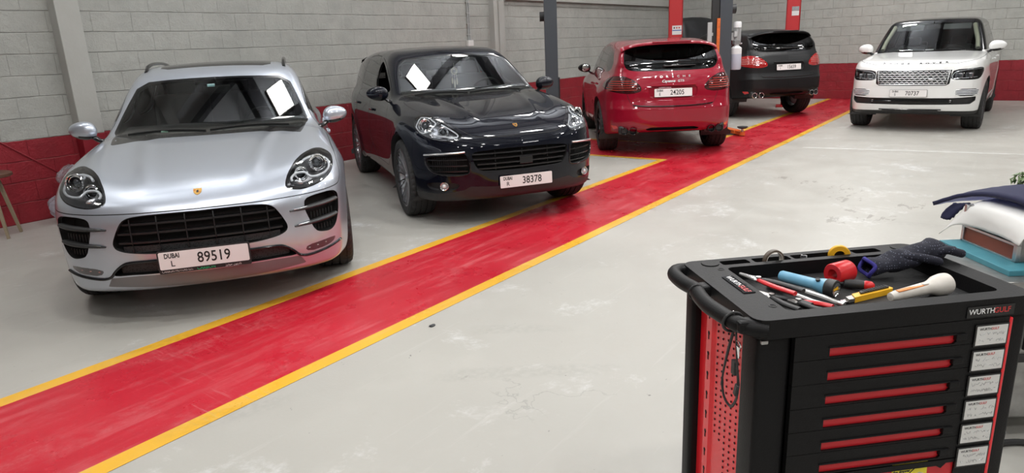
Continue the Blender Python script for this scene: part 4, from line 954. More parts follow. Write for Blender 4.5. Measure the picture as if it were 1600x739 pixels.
# ---- silver SUV
def silver_car():
    SKM = skin('macan'); SKM.c['handles'] = [(-1.50, .90), (-2.42, .93)]
    t, sk, made = car('macan', 'silver SUV with round headlamps and a plate ending in 519, nearest the camera', None, (2.60, 4.77, -125.7), 'silver', wheel=('five', 'dark_alloy', .262, .945, 'black_plastic'))
    f = sk.f
    for n, m in (('front_lip', 'satin_lip'),): panel(sk, 'macan', n, 0, 'front_lip', M_[m], t)
    panel(sk, 'macan', 'grille', 0, 'grille_opening', M_['dark'], t, push=(-.09, 0, 0))
    panel(sk, 'macan', 'lower_intake', 0, 'lower_intake', M_['dark'], t, push=(-.07, 0, 0))
    g = t
    # grille slats and fins
    for z in (.655, .597, .540):
        a = .50 - .0*(z-.5) if z < .62 else .465
        ys = np.linspace(-a+.02, a-.02, 25); band('grille_slat', f, ys, z-.004, z+.008, -.018, .045, M_['grille_bar'], g)
    for y in (-.40, -.245, -.082, .082, .245, .40):
        zz = np.linspace(.478, .700 if abs(y) < .39 else .688, 8); p = front_pt(f, np.full(8, y), zz, -.016); bm = bmesh.new()
        tube(bm, p, .0045, 6); bm_obj('grille_fin', bm, M_['grille_bar'], g)
    band('grille_mesh', f, np.linspace(-.46, .46, 25), .478, .520, -.03, .02, M_['mesh'], g)
    band('intake_mesh', f, np.linspace(-.50, .50, 25), .345, .415, -.035, .02, M_['mesh'], g)
    for s in (1, -1):
        o = panel(sk, 'macan', 'headlamp', s, 'headlamp', M_['lens'], t)
        h = panel(sk, 'macan', 'headlamp', s, 'lamp_housing', M_['lamp_dark'], o, push=(-.115, -.05, -.01), k=.93)
        lamp_unit(f, o, s, (.475, .752, .885), (.60, .635, .835), None)
        # bright light guides round both projectors
        bm = bmesh.new()
        L = [(.50, .640, .900), (.44, .665, .925), (.36, .735, .942), (.33, .80, .925), (.36, .838, .895), (.45, .835, .850), (.54, .795, .822), (.60, .735, .806), (.63, .70, .815), (.64, .69, .845), (.61, .665, .868), (.63, .60, .868), (.68, .570, .845), (.70, .572, .815), (.71, .60, .80)]
        Q = chaikin(np.array(L), 2, False); g_ = grad(f, Q); Q = Q - (f(*Q.T)/np.maximum((g_*g_).sum(1), .1))[:, None]*g_ - .018*g_; Q[:, 1] *= s
        tube(bm, Q, .0085, 8); bm_obj('light_guide', bm, M_['led'], o, smooth=True)
        bm = bmesh.new(); ball(bm, front_pt(f, .60*s, .795, -.03)[0], (.02, .05, .02), rot=Euler((0, 0, -s*.6))); bm_obj('indicator', bm, M_['lens_grey'], o, smooth=True)
        # side intake with two blades and cooler ribs
        panel(sk, 'macan', 'side_intake', s, 'side_intake', M_['dark'], t, push=(-.09, -.06, 0), k=.97)
        for z0, z1, y0, y1 in ((.634, .650, .535, .845), (.530, .548, .555, .835)):
            ys = np.linspace(y0, y1, 14); zs = np.linspace(z0, z1, 14); p = front_pt(f, ys*s, zs, 0); n_ = sk.normals(p)
            p = p + n_*(.004 - .012*np.linspace(0, 1, 14)[:, None]); w = .005 + .021*np.sin(np.linspace(.12, 2.3, 14))
            bm = bmesh.new(); tube(bm, p, list(w), 10, flat=.62); b = bm_obj('intake_blade', bm, M_['black_plastic'], t, smooth=True)
            bm = bmesh.new(); q = p[1:] + np.array([.008, .004*s, w[5]*.35]); tube(bm, q, .0038, 6); bm_obj('blade_edge', bm, M_['satin'], b, smooth=True)
        for z in (.595, .497):
            for k in range(8):
                y = .665 + k*.020; p = front_pt(f, y*s, z, -.055)[0]; q = front_pt(f, y*s, z-.045 if z > .55 else z-.035, -.055)[0]
                bm = bmesh.new(); tube(bm, [p, q], .005, 6); bm_obj('cooler_rib', bm, M_['black_plastic'], t)
        o = panel(sk, 'macan', 'running_lamp', s, 'running_lamp', M_['smoke'], t)
        for k in range(3):
            p = front_pt(f, s*(.63 + .055*k), .365 + .004*k, .001)[0]; bm = bmesh.new(); box(bm, p, (.003, .014, .007)); bm_obj('lamp_chip', bm, M_['lens_grey'], o)
        # black edging that frames the lower intake and sweeps to the wheel
        L = [(.02, .428), (.28, .427), (.42, .424), (.47, .416), (.525, .375), (.565, .325), (.62, .312), (.72, .322), (.80, .338), (.845, .352)]
        L = chaikin(np.array(L), 2, False); p = front_pt(f, L[:, 0]*s, L[:, 1], .002); swept('bumper_edging', p, .011, .009, M_['black_gloss'], t)
    plate(t, (front_pt(f, 0., .42)[0, 0]+.018, .0, .424), 1, .05, 'L', '89519', 'dealer')
    p = front_pt(f, 0., .812)[0]; badge(t, p, sk.normals(p[None])[0], .058)
    ys = None
    for s in (1, -1):
        mirror(t, (-.70, s*.965, 1.115), s, (.085, .102, .076), M_['silver'], M_['black_gloss'], None, (-.68, s*.80, 1.02))
        # roof rail
        xs = np.linspace(-1.50, -3.05, 16); p = top_pt(f, xs, np.full(16, .585*s)); e = np.sin(np.linspace(0, math.pi, 16))**.35; p[:, 2] += -.005 + .045*e
        swept('roof_rail', p, .016, .016, M_['black_gloss'], t)
    # toll tag and sticker inside the screen
    for y, z, w, h_, m in ((-.03, 1.395, .06, .035, 'tag_blue'), (-.36, 1.08, .05, .03, 'tag_green')):
        p = find(f, (.3, y, z), (-1, 0, 0), R=2.2)[0]; bm = bmesh.new(); box(bm, (p[0]-.006, p[1], p[2]), (.003, w, h_), Euler((0, -.95, 0))); bm_obj('screen_sticker', bm, M_[m], t)
    done(t, made, 0)
    return t
M_['satin_lip'] = mat('brushed_front_lip', (.20, .20, .205), .5, .35)
M_['grille_bar'] = mat('grille_bar_black', (.012, .012, .013), .3)
M_['smoke'] = mat('smoked_lamp', (.05, .045, .05), .08, coat=1)
M_['tag_blue'] = mat('pale_blue_tag', (.45, .68, .70), .4)
M_['tag_green'] = mat('green_sticker', (.25, .42, .33), .5)
def mesh_mat():
    m, nt, b = nodes('honeycomb_mesh'); tc = N(nt, 'TexCoord').outputs['Object']; v = N(nt, 'TexVoronoi'); v.inputs['Scale'].default_value = 90
    nt.links.new(tc, v.inputs[0]); nt.links.new(mixc(nt, ramp(nt, v.outputs[0], .2, .5), (.001, .001, .001), (.03, .03, .032)), b.inputs['Base Color']); b.inputs['Roughness'].default_value = .6
    return m
M_['mesh'] = mesh_mat()
silver_car()
# ---- the Cayenne-shaped cars share one builder; front and rear dress
M_['tail_red'] = mat('red_tail_lamp', (.40, .012, .012), .08, 0, coat=1)
M_['tail_smoke'] = mat('smoked_tail_lamp', (.05, .006, .007), .06, 0, coat=1)
M_['tail_bar'] = mat('tail_lamp_segment', (.42, .035, .02), .25, .1)
M_['tail_pale'] = mat('pale_tail_lamp_segment', (.62, .30, .28), .15, 0, coat=1)
M_['reflector'] = mat('red_reflector', (.65, .02, .02), .15, coat=1)
M_['dull_white'] = mat('lettering_silver', (.75, .75, .76), .25, .6)
M_['visor'] = mat('grey_blind', (.16, .165, .17), .7)
M_['bone'] = mat('bone_feather', (.66, .60, .48), .7)

def curve_bar(f, s, pts, off, r, name, m, parent, n=14, flat=1.0):
    L = chaikin(np.array(pts, float), 2, False); g_ = grad(f, L); L = L - (f(*L.T)/np.maximum((g_*g_).sum(1), .1))[:, None]*g_ + off*g_; L[:, 1] *= s
    bm = bmesh.new(); tube(bm, L, r, 8, flat=flat); return bm_obj(name, bm, m, parent, smooth=True)

def suv(label, group, pos, paint, digits, letter, front=True, lift=0, tail='tail_red', exhaust='chrome', wheel='five', wface='dark_alloy', spoiler_paint=None, open_hood=False, skip=(), lettering=False, mirror_low='black_gloss', trimk='black_gloss', frame=True):
    SKC = skin('cayenne'); SKC.c['handles'] = [(-1.58, .965), (-2.52, 1.0)]
    t, sk, made = car('cayenne', label, group, pos, paint, wheel=(wheel, wface, .292 if front else .278, .955, 'black_plastic'), skip=skip, tint='glass' if front else 'glass_dark', cabin=True, trimk=trimk)
    f = sk.f; pm = M_[paint]
    panel(sk, 'cayenne', 'grille', 0, 'grille_opening', M_['dark'], t, push=(-.08, 0, 0))
    panel(sk, 'cayenne', 'lower_bumper', 0, 'lower_bumper', M_['black_plastic'], t)
    for s in (1, -1):
        o = panel(sk, 'cayenne', 'headlamp', s, 'headlamp', M_['lens'], t)
        panel(sk, 'cayenne', 'headlamp', s, 'lamp_housing', M_['lens_grey'], o, push=(-.115, -.05, -.01), k=.93)
        panel(sk, 'cayenne', 'side_intake', s, 'side_intake', M_['dark'], t, push=(-.08, -.05, 0), k=.97)
        panel(sk, 'cayenne', 'fog_recess', s, 'fog_recess', M_['black_plastic'], t, push=(-.03, -.02, 0), k=.97)
        if front:
            lamp_unit(f, o, s, (.475, .790, .935), (.635, .665, .880), None)
            for L in ([(.36, .835, .955), (.31, .80, .985), (.34, .755, 1.005), (.44, .715, .99), (.52, .695, .965), (.54, .72, .92), (.56, .76, .88), (.53, .82, .865), (.45, .85, .885), (.38, .853, .925), (.36, .838, .95)],
                      [(.56, .655, .945), (.66, .605, .905), (.75, .555, .862), (.765, .575, .835), (.70, .66, .832), (.63, .74, .842), (.585, .75, .865)]):
                curve_bar(f, s, L, -.018, .0065, 'light_guide', M_['led'], o)
            ys = np.linspace(.545, .845, 14)
            b = curve_bar(f, s, [(.85, .535, .712), (.84, .58, .708), (.76, .70, .700), (.68, .79, .692), (.61, .85, .685)], .004, .013, 'indicator_blade', M_['satin'], t, flat=.75)
            for z in (.640, .585, .535):
                y1 = .825 if z > .55 else .79; band('intake_slat', f, np.linspace(.515, y1, 10)*s, z-.006, z+.004, -.02, .03, M_['grille_bar'], t)
            for k in range(12):
                y = .60 + .017*k; p = front_pt(f, y*s, .66, -.05)[0]; q = front_pt(f, y*s, .52 if k < 9 else .55, -.05)[0]; bm = bmesh.new(); tube(bm, [p, q], .003, 6); bm_obj('cooler_rib', bm, M_['black_plastic'], t)
            curve_bar(f, s, [(.87, .505, .70), (.87, .495, .60), (.87, .50, .512), (.84, .575, .497), (.75, .74, .506), (.67, .825, .54), (.625, .85, .60), (.61, .855, .665)], .001, .008, 'intake_rim', M_['black_gloss'], t)
            c = Vector(front_pt(f, .715*s, .398, -.02)[0]); ax = Vector((.95, .25*s, .05)).normalized()
            bm = bmesh.new(); cyl(bm, c - ax*.03, c + ax*.012, .034, .038, n=24); o2 = bm_obj('fog_lamp', bm, M_['lens_grey'], t, smooth=True)
            bm = bmesh.new(); ring(bm, c + ax*.014, .037, .004, ax); bm_obj('fog_lamp_ring', bm, M_['chrome'], o2, smooth=True)
            bm = bmesh.new(); ball(bm, c + ax*.006, .020, 16, 8); bm_obj('fog_bulb', bm, M_['led'], o2, smooth=True)
        # rear lamps
        tl = panel(sk, 'cayenne', 'tail_lamp', s, 'tail_lamp', M_[tail], t)
        segs = [(1.075, -3.50, -3.80), (1.045, -3.40, -3.82), (1.015, -3.33, -3.835), (.985, -3.33, -3.84), (.955, -3.42, -3.845)]
        for z, xa, xb in segs:
            y = np.linspace(.50 if z < 1.05 else .56, .88 if z < 1.06 else .83, 16)
            p = rear_pt(f, y*s, np.full(16, z), .002); p = p[(p[:, 0] > -3.9) & (p[:, 0] < -3.44)]
            bm = bmesh.new(); tube(bm, p, .0055, 6); bm_obj('lamp_segment', bm, M_['tail_bar' if tail == 'tail_smoke' else 'tail_pale'] if z not in (.955,) or tail == 'tail_smoke' else M_['tail_red'], tl)
        zz = np.linspace(.915, 1.135, 12); p = rear_pt(f, np.full(12, .672*s), zz, .0015); bm = bmesh.new(); tube(bm, p, .004, 6); bm_obj('lamp_joint', bm, M_['dark'], tl)
        panel(sk, 'cayenne', 'reflector', s, 'rear_reflector', M_['reflector'], t)
        for y in (.565, .685):
            yc = (y - .025)*s; c = Vector((float(rear_pt(f, yc, .42)[0, 0]) + .06, yc, .385)); ax = Vector((-1, .10*s, -.02)).normalized()
            bm = bmesh.new(); cyl(bm, c - ax*.1, c + ax*.085, .050, .052, n=28, caps=False); cyl(bm, c + ax*.085, c - ax*.05, .046, .04, n=28, caps=False); ring(bm, c + ax*.085, .049, .004, ax)
            ex = bm_obj('exhaust_tip', bm, M_[exhaust], t, smooth=True)
            bm = bmesh.new(); cyl(bm, c - ax*.02, c - ax*.03, .044, n=20); bm_obj('exhaust_bore', bm, M_['dark'], ex)
        bm = bmesh.new(); a = float(rear_pt(f, .6*s, .42)[0, 0]); box(bm, (a+.07, .60*s, .395), (.10, .29, .13)); bm_obj('exhaust_surround', bm, M_['black_plastic'], t, bevel=.03)
    mo = M_['black_gloss'] if paint == 'red_paint' else pm
    for s in (1, -1): mirror(t, (-.74, s*.985, 1.185), s, (.09, .115, .082), mo, M_['black_gloss'], None, (-.72, s*.83, 1.09))
    if front:
        for z in (.683, .637, .590, .548):
            a = .475 if z > .66 else (.465 if z > .6 else .43); band('grille_slat', f, np.linspace(-a, a, 25), z-.006, z+.006, -.012, .04, M_['grille_bar'], t)
        for y in (-.26, .0, .26):
            p = front_pt(f, np.full(8, y), np.linspace(.53, .705, 8), -.03); bm = bmesh.new(); tube(bm, p, .005, 6); bm_obj('grille_fin', bm, M_['grille_bar'], t)
        bm = bmesh.new(); p = front_pt(f, .03, .60, -.014)[0]; box(bm, p, (.02, .13, .07)); bm_obj('radar_cover', bm, M_['black_gloss'], t, bevel=.005)
        plate(t, (front_pt(f, 0., .44)[0, 0] + .014, .02, .415), 1, .04, letter, digits, frame)
        p = front_pt(f, 0., .905)[0]; badge(t, p, sk.normals(p[None])[0], .052)
        # charm hanging from the mirror
        hg = thing('dream_catcher', 'small pale dream catcher with feathers hanging behind the windscreen of the glossy black SUV', 'ornament', (0, 0, 0)); hg.matrix_world = Matrix.Translation((pos[0], pos[1], 0)) @ Matrix.Rotation(math.radians(pos[2]), 4, 'Z') @ Matrix.Translation((-1.13, .0, 0))
        bm = bmesh.new(); tube(bm, [(0, 0, 1.455), (0, 0, 1.40)], .0022, 6); ring(bm, (0, 0, 1.365), .036, .005, (1, 0, 0)); 
        for k in range(8):
            a = k*math.pi/4; tube(bm, [(0, .034*math.cos(a), 1.365+.034*math.sin(a)), (0, .034*math.cos(a+2.0), 1.365+.034*math.sin(a+2.0))], .0012, 5)
        bm_obj('hoop', bm, M_['bone'], hg)
        for y, l in ((-.024, .10), (0, .14), (.024, .11)):
            bm = bmesh.new(); tube(bm, [(0, y, 1.335), (0.002, y*1.1, 1.335-l*.45)], .0016, 6); ball(bm, (0, y*1.15, 1.335-l*.8), (.003, .010, l*.38), 8, 8); bm_obj('feather', bm, M_['bone'], hg)
    # rear dress
    panel(sk, 'cayenne', 'plate_recess', 0, 'plate_recess', pm, t, push=(.022, 0, 0), k=.97)
    panel(sk, 'cayenne', 'rear_vent', 0, 'rear_vent', M_['dark'], t, push=(.05, 0, 0), k=.97)
    xr = float(rear_pt(f, .0, .91)[0, 0])
    plate(t, (xr + .004, .0, .905), -1, .10, *( (letter, digits) if not front else ('', '') ), frame=None) if not front else None
    band_pts = rear_pt(f, np.linspace(-.55, .55, 21), .722 + .012*np.abs(np.linspace(-1, 1, 21))**3*2, .004)
    bm = bmesh.new(); tube(bm, band_pts, .016, 8, flat=.55); bm_obj('tailgate_strip', bm, M_['black_gloss'] if paint != 'matt_black' else M_['matt_black'], t, smooth=True)
    p = rear_pt(f, np.linspace(-.31, .31, 12), 1.005, .008); bm = bmesh.new(); tube(bm, p, .012, 8, flat=.9); bm_obj('tailgate_grip', bm, pm, t, smooth=True)
    # roof spoiler: thin curved wing over the rear window
    U = []; n = 25
    for i in range(n):
        y = -.665 + 1.33*i/(n-1); a = abs(y)/.665; xe = -3.70 + .20*a**3; xs = -3.36 + .02*a; zs = float(top_pt(f, xs, y*.96)[0, 2])
        zt = 1.578 - .03*a*a - .075*a**6; th = .010 + .014*(1-a**4)
        yy = y*(1 + .02)
        U.append([(xs, y*.96, zs+.004), ((xs+xe)/2, yy, (zs+zt)/2+.014), (xe, yy, zt), (xe+.004, yy, zt-th), ((xs+xe)/2+.03, yy*.97, (zs+zt)/2-.035), (xs-.04, y*.94, zs-.045)])
    V = [p for r in U for p in r]; m = 6; F_ = [(i*m+j, (i+1)*m+j, (i+1)*m+(j+1) % m, i*m+(j+1) % m) for i in range(n-1) for j in range(m)] + [tuple(range(m))[::-1], tuple((n-1)*m+j for j in range(m))]
    sp_o = mesh_obj('roof_spoiler', V, F_, pm, t, smooth=True, mats=[pm, M_['black_gloss' if paint != 'matt_black' else 'matt_black']], fm=[1 if j in (3, 4) else 0 for i in range(n-1) for j in range(m)] + [0, 0])  # underside black: its own trim colour plus painted-in shade
    for y in ((-.25, .25)):
        pass
    bm = bmesh.new(); tube(bm, [(-3.703+.2*(abs(y)/.665)**3, y, 1.585) for y in np.linspace(-.27, .27, 9)], .009, 8); bm_obj('spoiler_lip', bm, pm, sp_o, smooth=True)
    p = rear_pt(f, np.array([.10, .02, -.10, -.22, -.33]), np.array([1.262, 1.262, 1.262, 1.263, 1.264]), .022)
    bm = bmesh.new(); tube(bm, p, [.016, .013, .012, .009, .006], 8, flat=.8); ball(bm, p[0] + np.array([.01, 0, 0]), .022, 12, 8); bm_obj('rear_wiper', bm, M_['black_plastic'], t, smooth=True)
    if lettering:
        for i, ch in enumerate('PORSCHE'):
            y = .235 - .078*i; q = rear_pt(f, y, 1.118)[0]; nn = sk.normals(q[None])[0]; nz = Vector(nn); rx = Vector((0, -1, 0)); rx = (rx - nz*rx.dot(nz)).normalized(); up = nz.cross(rx)
            M = Matrix((rx, up, nz)).transposed().to_4x4(); M.translation = Vector(q) + nz*.001; text_obj('tailgate_letter', ch, .042, M_['dull_white'], M, t, .0015, bold=.0006, sx=1.25)
        q = rear_pt(f, .01, 1.058)[0]; nz = Vector(sk.normals(q[None])[0]); rx = Vector((0, -1, 0)); up = nz.cross(rx)
        M = Matrix((rx, up, nz)).transposed().to_4x4(); M.translation = Vector(q) + nz*.002
        text_obj('model_script', 'Cayenne', .052, M_['dull_white'], M @ Matrix.Translation((-.055, 0, 0)), t, .0015, shear=.35, bold=.001); text_obj('model_script', 'GTS', .046, M_['dull_white'], M @ Matrix.Translation((.115, 0, 0)), t, .0015, shear=.25)
    if open_hood:
        for o in t.children:
            if o.name.split('.')[0] == 'bonnet':
                pv = Vector((-.36, 0, 1.13)); a = math.radians(-60)
                o.matrix_local = Matrix.Translation(pv) @ Matrix.Rotation(-a*-1, 4, 'Y') @ Matrix.Translation(-pv)
        bm = bmesh.new(); box(bm, (.15, 0, .86), (.75, .8, .16)); box(bm, (.15, .0, .95), (.5, .5, .06)); bm_obj('engine_cover', bm, M_['black_plastic'], t, bevel=.04)
    done(t, made, 0)
    if lift:
        for o in t.children:
            if o.name.split('.')[0] != 'wheel': o.location.z += lift
    return t
def rear_pose(x, y, th, wb=2.895): a = math.radians(th); return (x + wb*math.cos(a), y + wb*math.sin(a), th)
suv('glossy black SUV seen from the front, plate ending in 378', None, (5.49, 4.46, -121.8), 'black_paint', '38378', 'R', True, wheel='twin', wface='alloy', skip=(('front_side_window', -1),), frame=None)
suv('glossy dark red SUV seen from behind, plate ending in 205', None, rear_pose(9.80, 4.55, 35.5), 'red_paint', '24205', 'E', False, tail='tail_smoke', exhaust='black_gloss', lettering=True, trimk='black_gloss')
suv('matt black SUV seen from behind with its bonnet raised, by the red posts', None, rear_pose(14.85, 4.6, 48), 'matt_black', '15659', 'I', False, lift=.10, tail='tail_red', exhaust='chrome', open_hood=True)

# ---- white SUV with a black roof
def white_car():
    s_ = skin('rover'); s_.c['handles'] = [(-1.62, 1.06), (-2.62, 1.07)]
    t, sk, made = car('rover', 'white SUV with black roof and honeycomb chrome grille facing the camera by the far wall', None, (13.52, 1.56, 180), 'white_paint', wheel=('seven', 'alloy', .29, .965, 'black_plastic'))
    f = sk.f
    panel(sk, 'rover', 'roof', 0, 'roof', M_['black_gloss'], t)
    panel(sk, 'rover', 'grille_surround', 0, 'grille_surround', M_['black_gloss'], t)
    panel(sk, 'rover', 'lower_bumper', 0, 'lower_bumper', M_['black_plastic'], t)
    panel(sk, 'rover', 'front_intake', 0, 'front_intake', M_['black_plastic'], t, push=(-.035, 0, 0), k=.985)
    bm = bmesh.new(); p = front_pt(f, np.linspace(-.44, .44, 15), .362, .004); tube(bm, p, .012, 8, flat=.8); bm_obj('skid_plate', bm, M_['black_gloss'], t, smooth=True)
    bm = bmesh.new()
    p = front_pt(f, np.linspace(-.58, .58, 21), .50, -.012); tube(bm, p, .022, 8, flat=.5); bm_obj('intake_bar', bm, M_['black_gloss'], t, smooth=True)
    for s in (1, -1):
        o = panel(sk, 'rover', 'headlamp', s, 'headlamp', M_['lens'], t)
        panel(sk, 'rover', 'headlamp', s, 'lamp_housing', M_['smoke'], o, push=(-.09, -.05, 0), k=.95)
        for y, w_ in ((.62, .11), (.75, .10)):
            c = front_pt(f, y*s, .888, -.035)[0]; bm = bmesh.new(); box(bm, c, (.06, w_, .085), Euler((0, 0, -s*.25))); q = bm_obj('lamp_module', bm, M_['lens_grey'], o, bevel=.012)
            bm = bmesh.new(); box(bm, Vector(c) + Vector((.03, .008*s, 0)), (.012, w_*.72, .05), Euler((0, 0, -s*.25))); bm_obj('module_lens', bm, M_['proj'], q, bevel=.006)
        for L in ([(.79, .545, .850), (.785, .54, .90), (.76, .58, .955), (.68, .70, .966), (.56, .82, .978), (.47, .89, .985)], [(.79, .56, .846), (.70, .70, .845), (.58, .845, .862)]):
            curve_bar(f, s, L, -.012, .006, 'light_guide', M_['led'], o)
        curve_bar(f, s, [(.79, .50, .975), (.80, .49, .85), (.80, .47, .755)], .002, .009, 'grille_frame', M_['satin'], t)
        panel(sk, 'rover', 'side_gill', s, 'side_gill', M_['dark'], t, push=(-.03, -.015, 0), k=.99)
        for z in (.668, .645, .622, .598):
            ys = np.linspace(.608, .885, 10); p = front_pt(f, ys*s, np.full(10, z), .0); p = p + sk.normals(p)*.002; bm = bmesh.new(); tube(bm, p, .0068, 8); bm_obj('gill_bar', bm, M_['led'], t, smooth=True)
        c = front_pt(f, .55*s, .50, -.01)[0]; bm = bmesh.new(); cyl(bm, Vector(c) - Vector((.03, 0, 0)), Vector(c) + Vector((.008, 0, 0)), .016, n=16); bm_obj('fog_lamp', bm, M_['led'], t)
        mirror(t, (-.80, s*1.0, 1.29), s, (.09, .125, .095), M_['white_paint'], M_['black_gloss'], None, (-.78, s*.88, 1.20))
        # pale inner pillar lining and grey screen blind
        zs = np.linspace(1.27, 1.665, 10); ys = np.interp(zs, [1.21, 1.40, 1.685], [.735, .70, .605]); p = np.array([find(f, (.3, y*s, z), (-1, 0, 0), R=2.5)[0] + np.array([-.045, 0, -.01]) for y, z in zip(ys, zs)])
        bm = bmesh.new(); tube(bm, p, .035, 10); bm_obj('pillar_lining', bm, M_['cream'], t, smooth=True)
        p = find(f, (.3, .36*s, 1.63), (-1, 0, 0), R=2.5)[0]; bm = bmesh.new(); box(bm, p + np.array([-.05, 0, 0]), (.02, .42, .13), Euler((0, -.8, 0))); bm_obj('sun_visor', bm, M_['visor'], t, bevel=.008)
        curve_bar(f, s, [(-.62, .97, .45), (-1.4, .97, .44), (-2.3, .97, .45)], .004, .012, 'sill_strip', M_['satin'], t)
    # honeycomb grille
    bm = bmesh.new(); ro = 6
    for r in range(ro):
        z0 = .772 + .034*r; nc = 13; wdt = .445 + .033*(r/(ro-1))*1.0
        for k in range(nc + (r % 2)):
            y = (-wdt + 2*wdt*(k + (.5 if r % 2 == 0 else 0))/nc)
            if abs(y) > wdt: continue
            hw = wdt/nc*1.02; P = [(y-hw, z0), (y-hw*.5, z0+.015), (y+hw*.5, z0+.015), (y+hw, z0), (y+hw*.5, z0-.015), (y-hw*.5, z0-.015)]
            pp = front_pt(f, np.array([a for a, b in P]), np.array([b for a, b in P]), .006); tube(bm, pp, .0052, 5, closed=True, up=(1, 0, 0))
    bm_obj('honeycomb_grille', bm, M_['satin'], t)
    for z, a in ((.978, .505), (.758, .465)):
        p = front_pt(f, np.linspace(-a, a, 21), z, .004); bm = bmesh.new(); tube(bm, p, .008, 8); bm_obj('grille_frame', bm, M_['satin'], t, smooth=True)
    c = front_pt(f, .26, .83, .014)[0]; bm = bmesh.new(); ball(bm, c, (.006, .045, .020), 20, 8); bm_obj('oval_badge', bm, M_['alloy'], t, smooth=True)
    plate(t, (front_pt(f, 0., .62)[0, 0]+.012, -.03, .622), 1, .02, 'S', '70737', 'thin')
    for i, ch in enumerate('RANGE ROVER'):
        y = -.435 + .087*i
        if ch == ' ': continue
        q = top_pt(f, .722 - .05*(abs(y)/.5)**2, y)[0]; nz = Vector(sk.normals(q[None])[0]); rx = Vector((0, 1, 0)); rx = (rx - nz*rx.dot(nz)).normalized(); up = nz.cross(rx)
        M = Matrix((rx, up, nz)).transposed().to_4x4(); M.translation = Vector(q) + nz*.001; text_obj('bonnet_letter', ch, .050, M_['dark_alloy'], M, t, .002, bold=.0014, sx=1.25)
    q = find(f, (.3, .02, 1.262), (-1, 0, 0), R=2.5)[0]; bm = bmesh.new(); box(bm, q + np.array([-.05, 0, -.01]), (.03, .12, .02)); bm_obj('parking_ticket', bm, M_['plate'], t)
    bm = bmesh.new(); box(bm, (-2.3, 0, float(top_pt(f, -3.6, 0.)[0, 2])+.0), (.01, .01, .01)); bm.free()
    done(t, made, 0); return t
white_car()
# ---------------------------------------------------------------- lifts, posts and wall things
M_['lift_grey'] = mat('lift_grey_paint', (.055, .063, .075), .4)
M_['lift_orange'] = mat('orange_paint', (.75, .16, .03), .4, noise=(30, .6, (.35, .09, .03)))
M_['post_red'] = mat('red_post_paint', (.50, .022, .025), .4)
M_['post_dark'] = mat('dark_red_channel', (.14, .008, .01), .5)
M_['sticker'] = mat('white_sticker', (.7, .7, .68), .4)
M_['blue'] = mat('blue_print', (.05, .12, .4), .4)
M_['motor_grey'] = mat('motor_grey', (.42, .43, .43), .45)
M_['tank'] = mat('milky_plastic', (.74, .75, .76), .35)
M_['fluid'] = mat('bluish_fluid', (.50, .53, .62), .35)
M_['wood'] = mat('stained_wood', (.12, .055, .035), .5, noise=(12, .7, (.06, .03, .02)))
M_['wood_pale'] = mat('pale_wood_leg', (.30, .24, .16), .6)

def lift_post(name, label, pos, rz, power=False, group=None):
    t = thing(name, label, 'lift post', (pos[0], pos[1], 0), rz, group)
    bm = bmesh.new()                                     # C-section column, open towards +y
    box(bm, (0, -.09, 2.1), (.27, .018, 4.2)); box(bm, (-.128, 0, 2.1), (.016, .20, 4.2)); box(bm, (.128, 0, 2.1), (.016, .20, 4.2)); box(bm, (-.10, .095, 2.1), (.07, .014, 4.2)); box(bm, (.10, .095, 2.1), (.07, .014, 4.2))
    bm_obj('column', bm, M_['lift_grey'], t)
    bm = bmesh.new(); box(bm, (0, .02, .012), (.52, .46, .024)); bm_obj('base_plate', bm, M_['lift_grey'], t, bevel=.003)
    for sx in (-1, 1):
        bm = bmesh.new(); prism(bm, [(0, 0), (.16, 0), (0, .30)], -.006, .006, Matrix.Translation((sx*.135, -.02, .024)) @ Matrix(((sx, 0, 0, 0), (0, 0, 1, 0), (0, 1, 0, 0), (0, 0, 0, 1)))); bm_obj('gusset', bm, M_['lift_grey'], t)
    bm = bmesh.new(); box(bm, (0, .05, .62), (.20, .16, .95)); box(bm, (0, .13, .16), (.30, .12, .10)); bm_obj('carriage', bm, M_['black_plastic'], t, bevel=.006)
    bm = bmesh.new(); cyl(bm, (-.05, -.1, 2.06), (-.05, -.17, 2.06), .075, n=24); bm_obj('cable_roller', bm, M_['black_plastic'], t, smooth=True)
    return t
LA = math.radians(35.5)
t = lift_post('lift_post', 'dark grey lift post rising between the glossy black SUV and the red SUV', (9.57, 6.38), LA - math.pi)
t2 = lift_post('lift_post', 'dark grey lift post with orange strip and pump tank beside the red SUV', (11.62, 4.27), LA)
bm = bmesh.new(); box(bm, (-.150, .125, .97), (.03, .05, 1.9)); bm_obj('orange_strip', bm, M_['lift_orange'], t2)
bm = bmesh.new(); box(bm, (-.08, .17, 2.1), (.09, .11, 4.2)); bm_obj('cable_duct', bm, M_['black_plastic'], t2)
bm = bmesh.new(); box(bm, (-.16, .27, 1.67), (.04, .07, .38)); box(bm, (-.13, .23, 1.67), (.02, .05, .05)); bm_obj('switch_box', bm, M_['motor_grey'], t2, bevel=.004)
px_, py_ = -.04, -.215
bm = bmesh.new(); lathe(bm, [(.001, 1.86), (.06, 1.855), (.068, 1.83), (.068, 1.76), (.001, 1.76)], 28, Matrix.Translation((px_, py_, 0))); bm_obj('motor_cap', bm, M_['tank'], t2, smooth=True)
bm = bmesh.new(); cyl(bm, (px_, py_, 1.56), (px_, py_, 1.76), .052, n=28)
for k in range(24): a = k*math.pi/12; box(bm, (px_+.058*math.cos(a), py_+.058*math.sin(a), 1.66), (.014, .004, .19), Euler((0, 0, a)))
box(bm, (px_-.05, py_+.04, 1.66), (.05, .05, .09)); box(bm, (px_, py_+.08, 1.62), (.06, .08, .12))
bm_obj('motor', bm, M_['motor_grey'], t2)
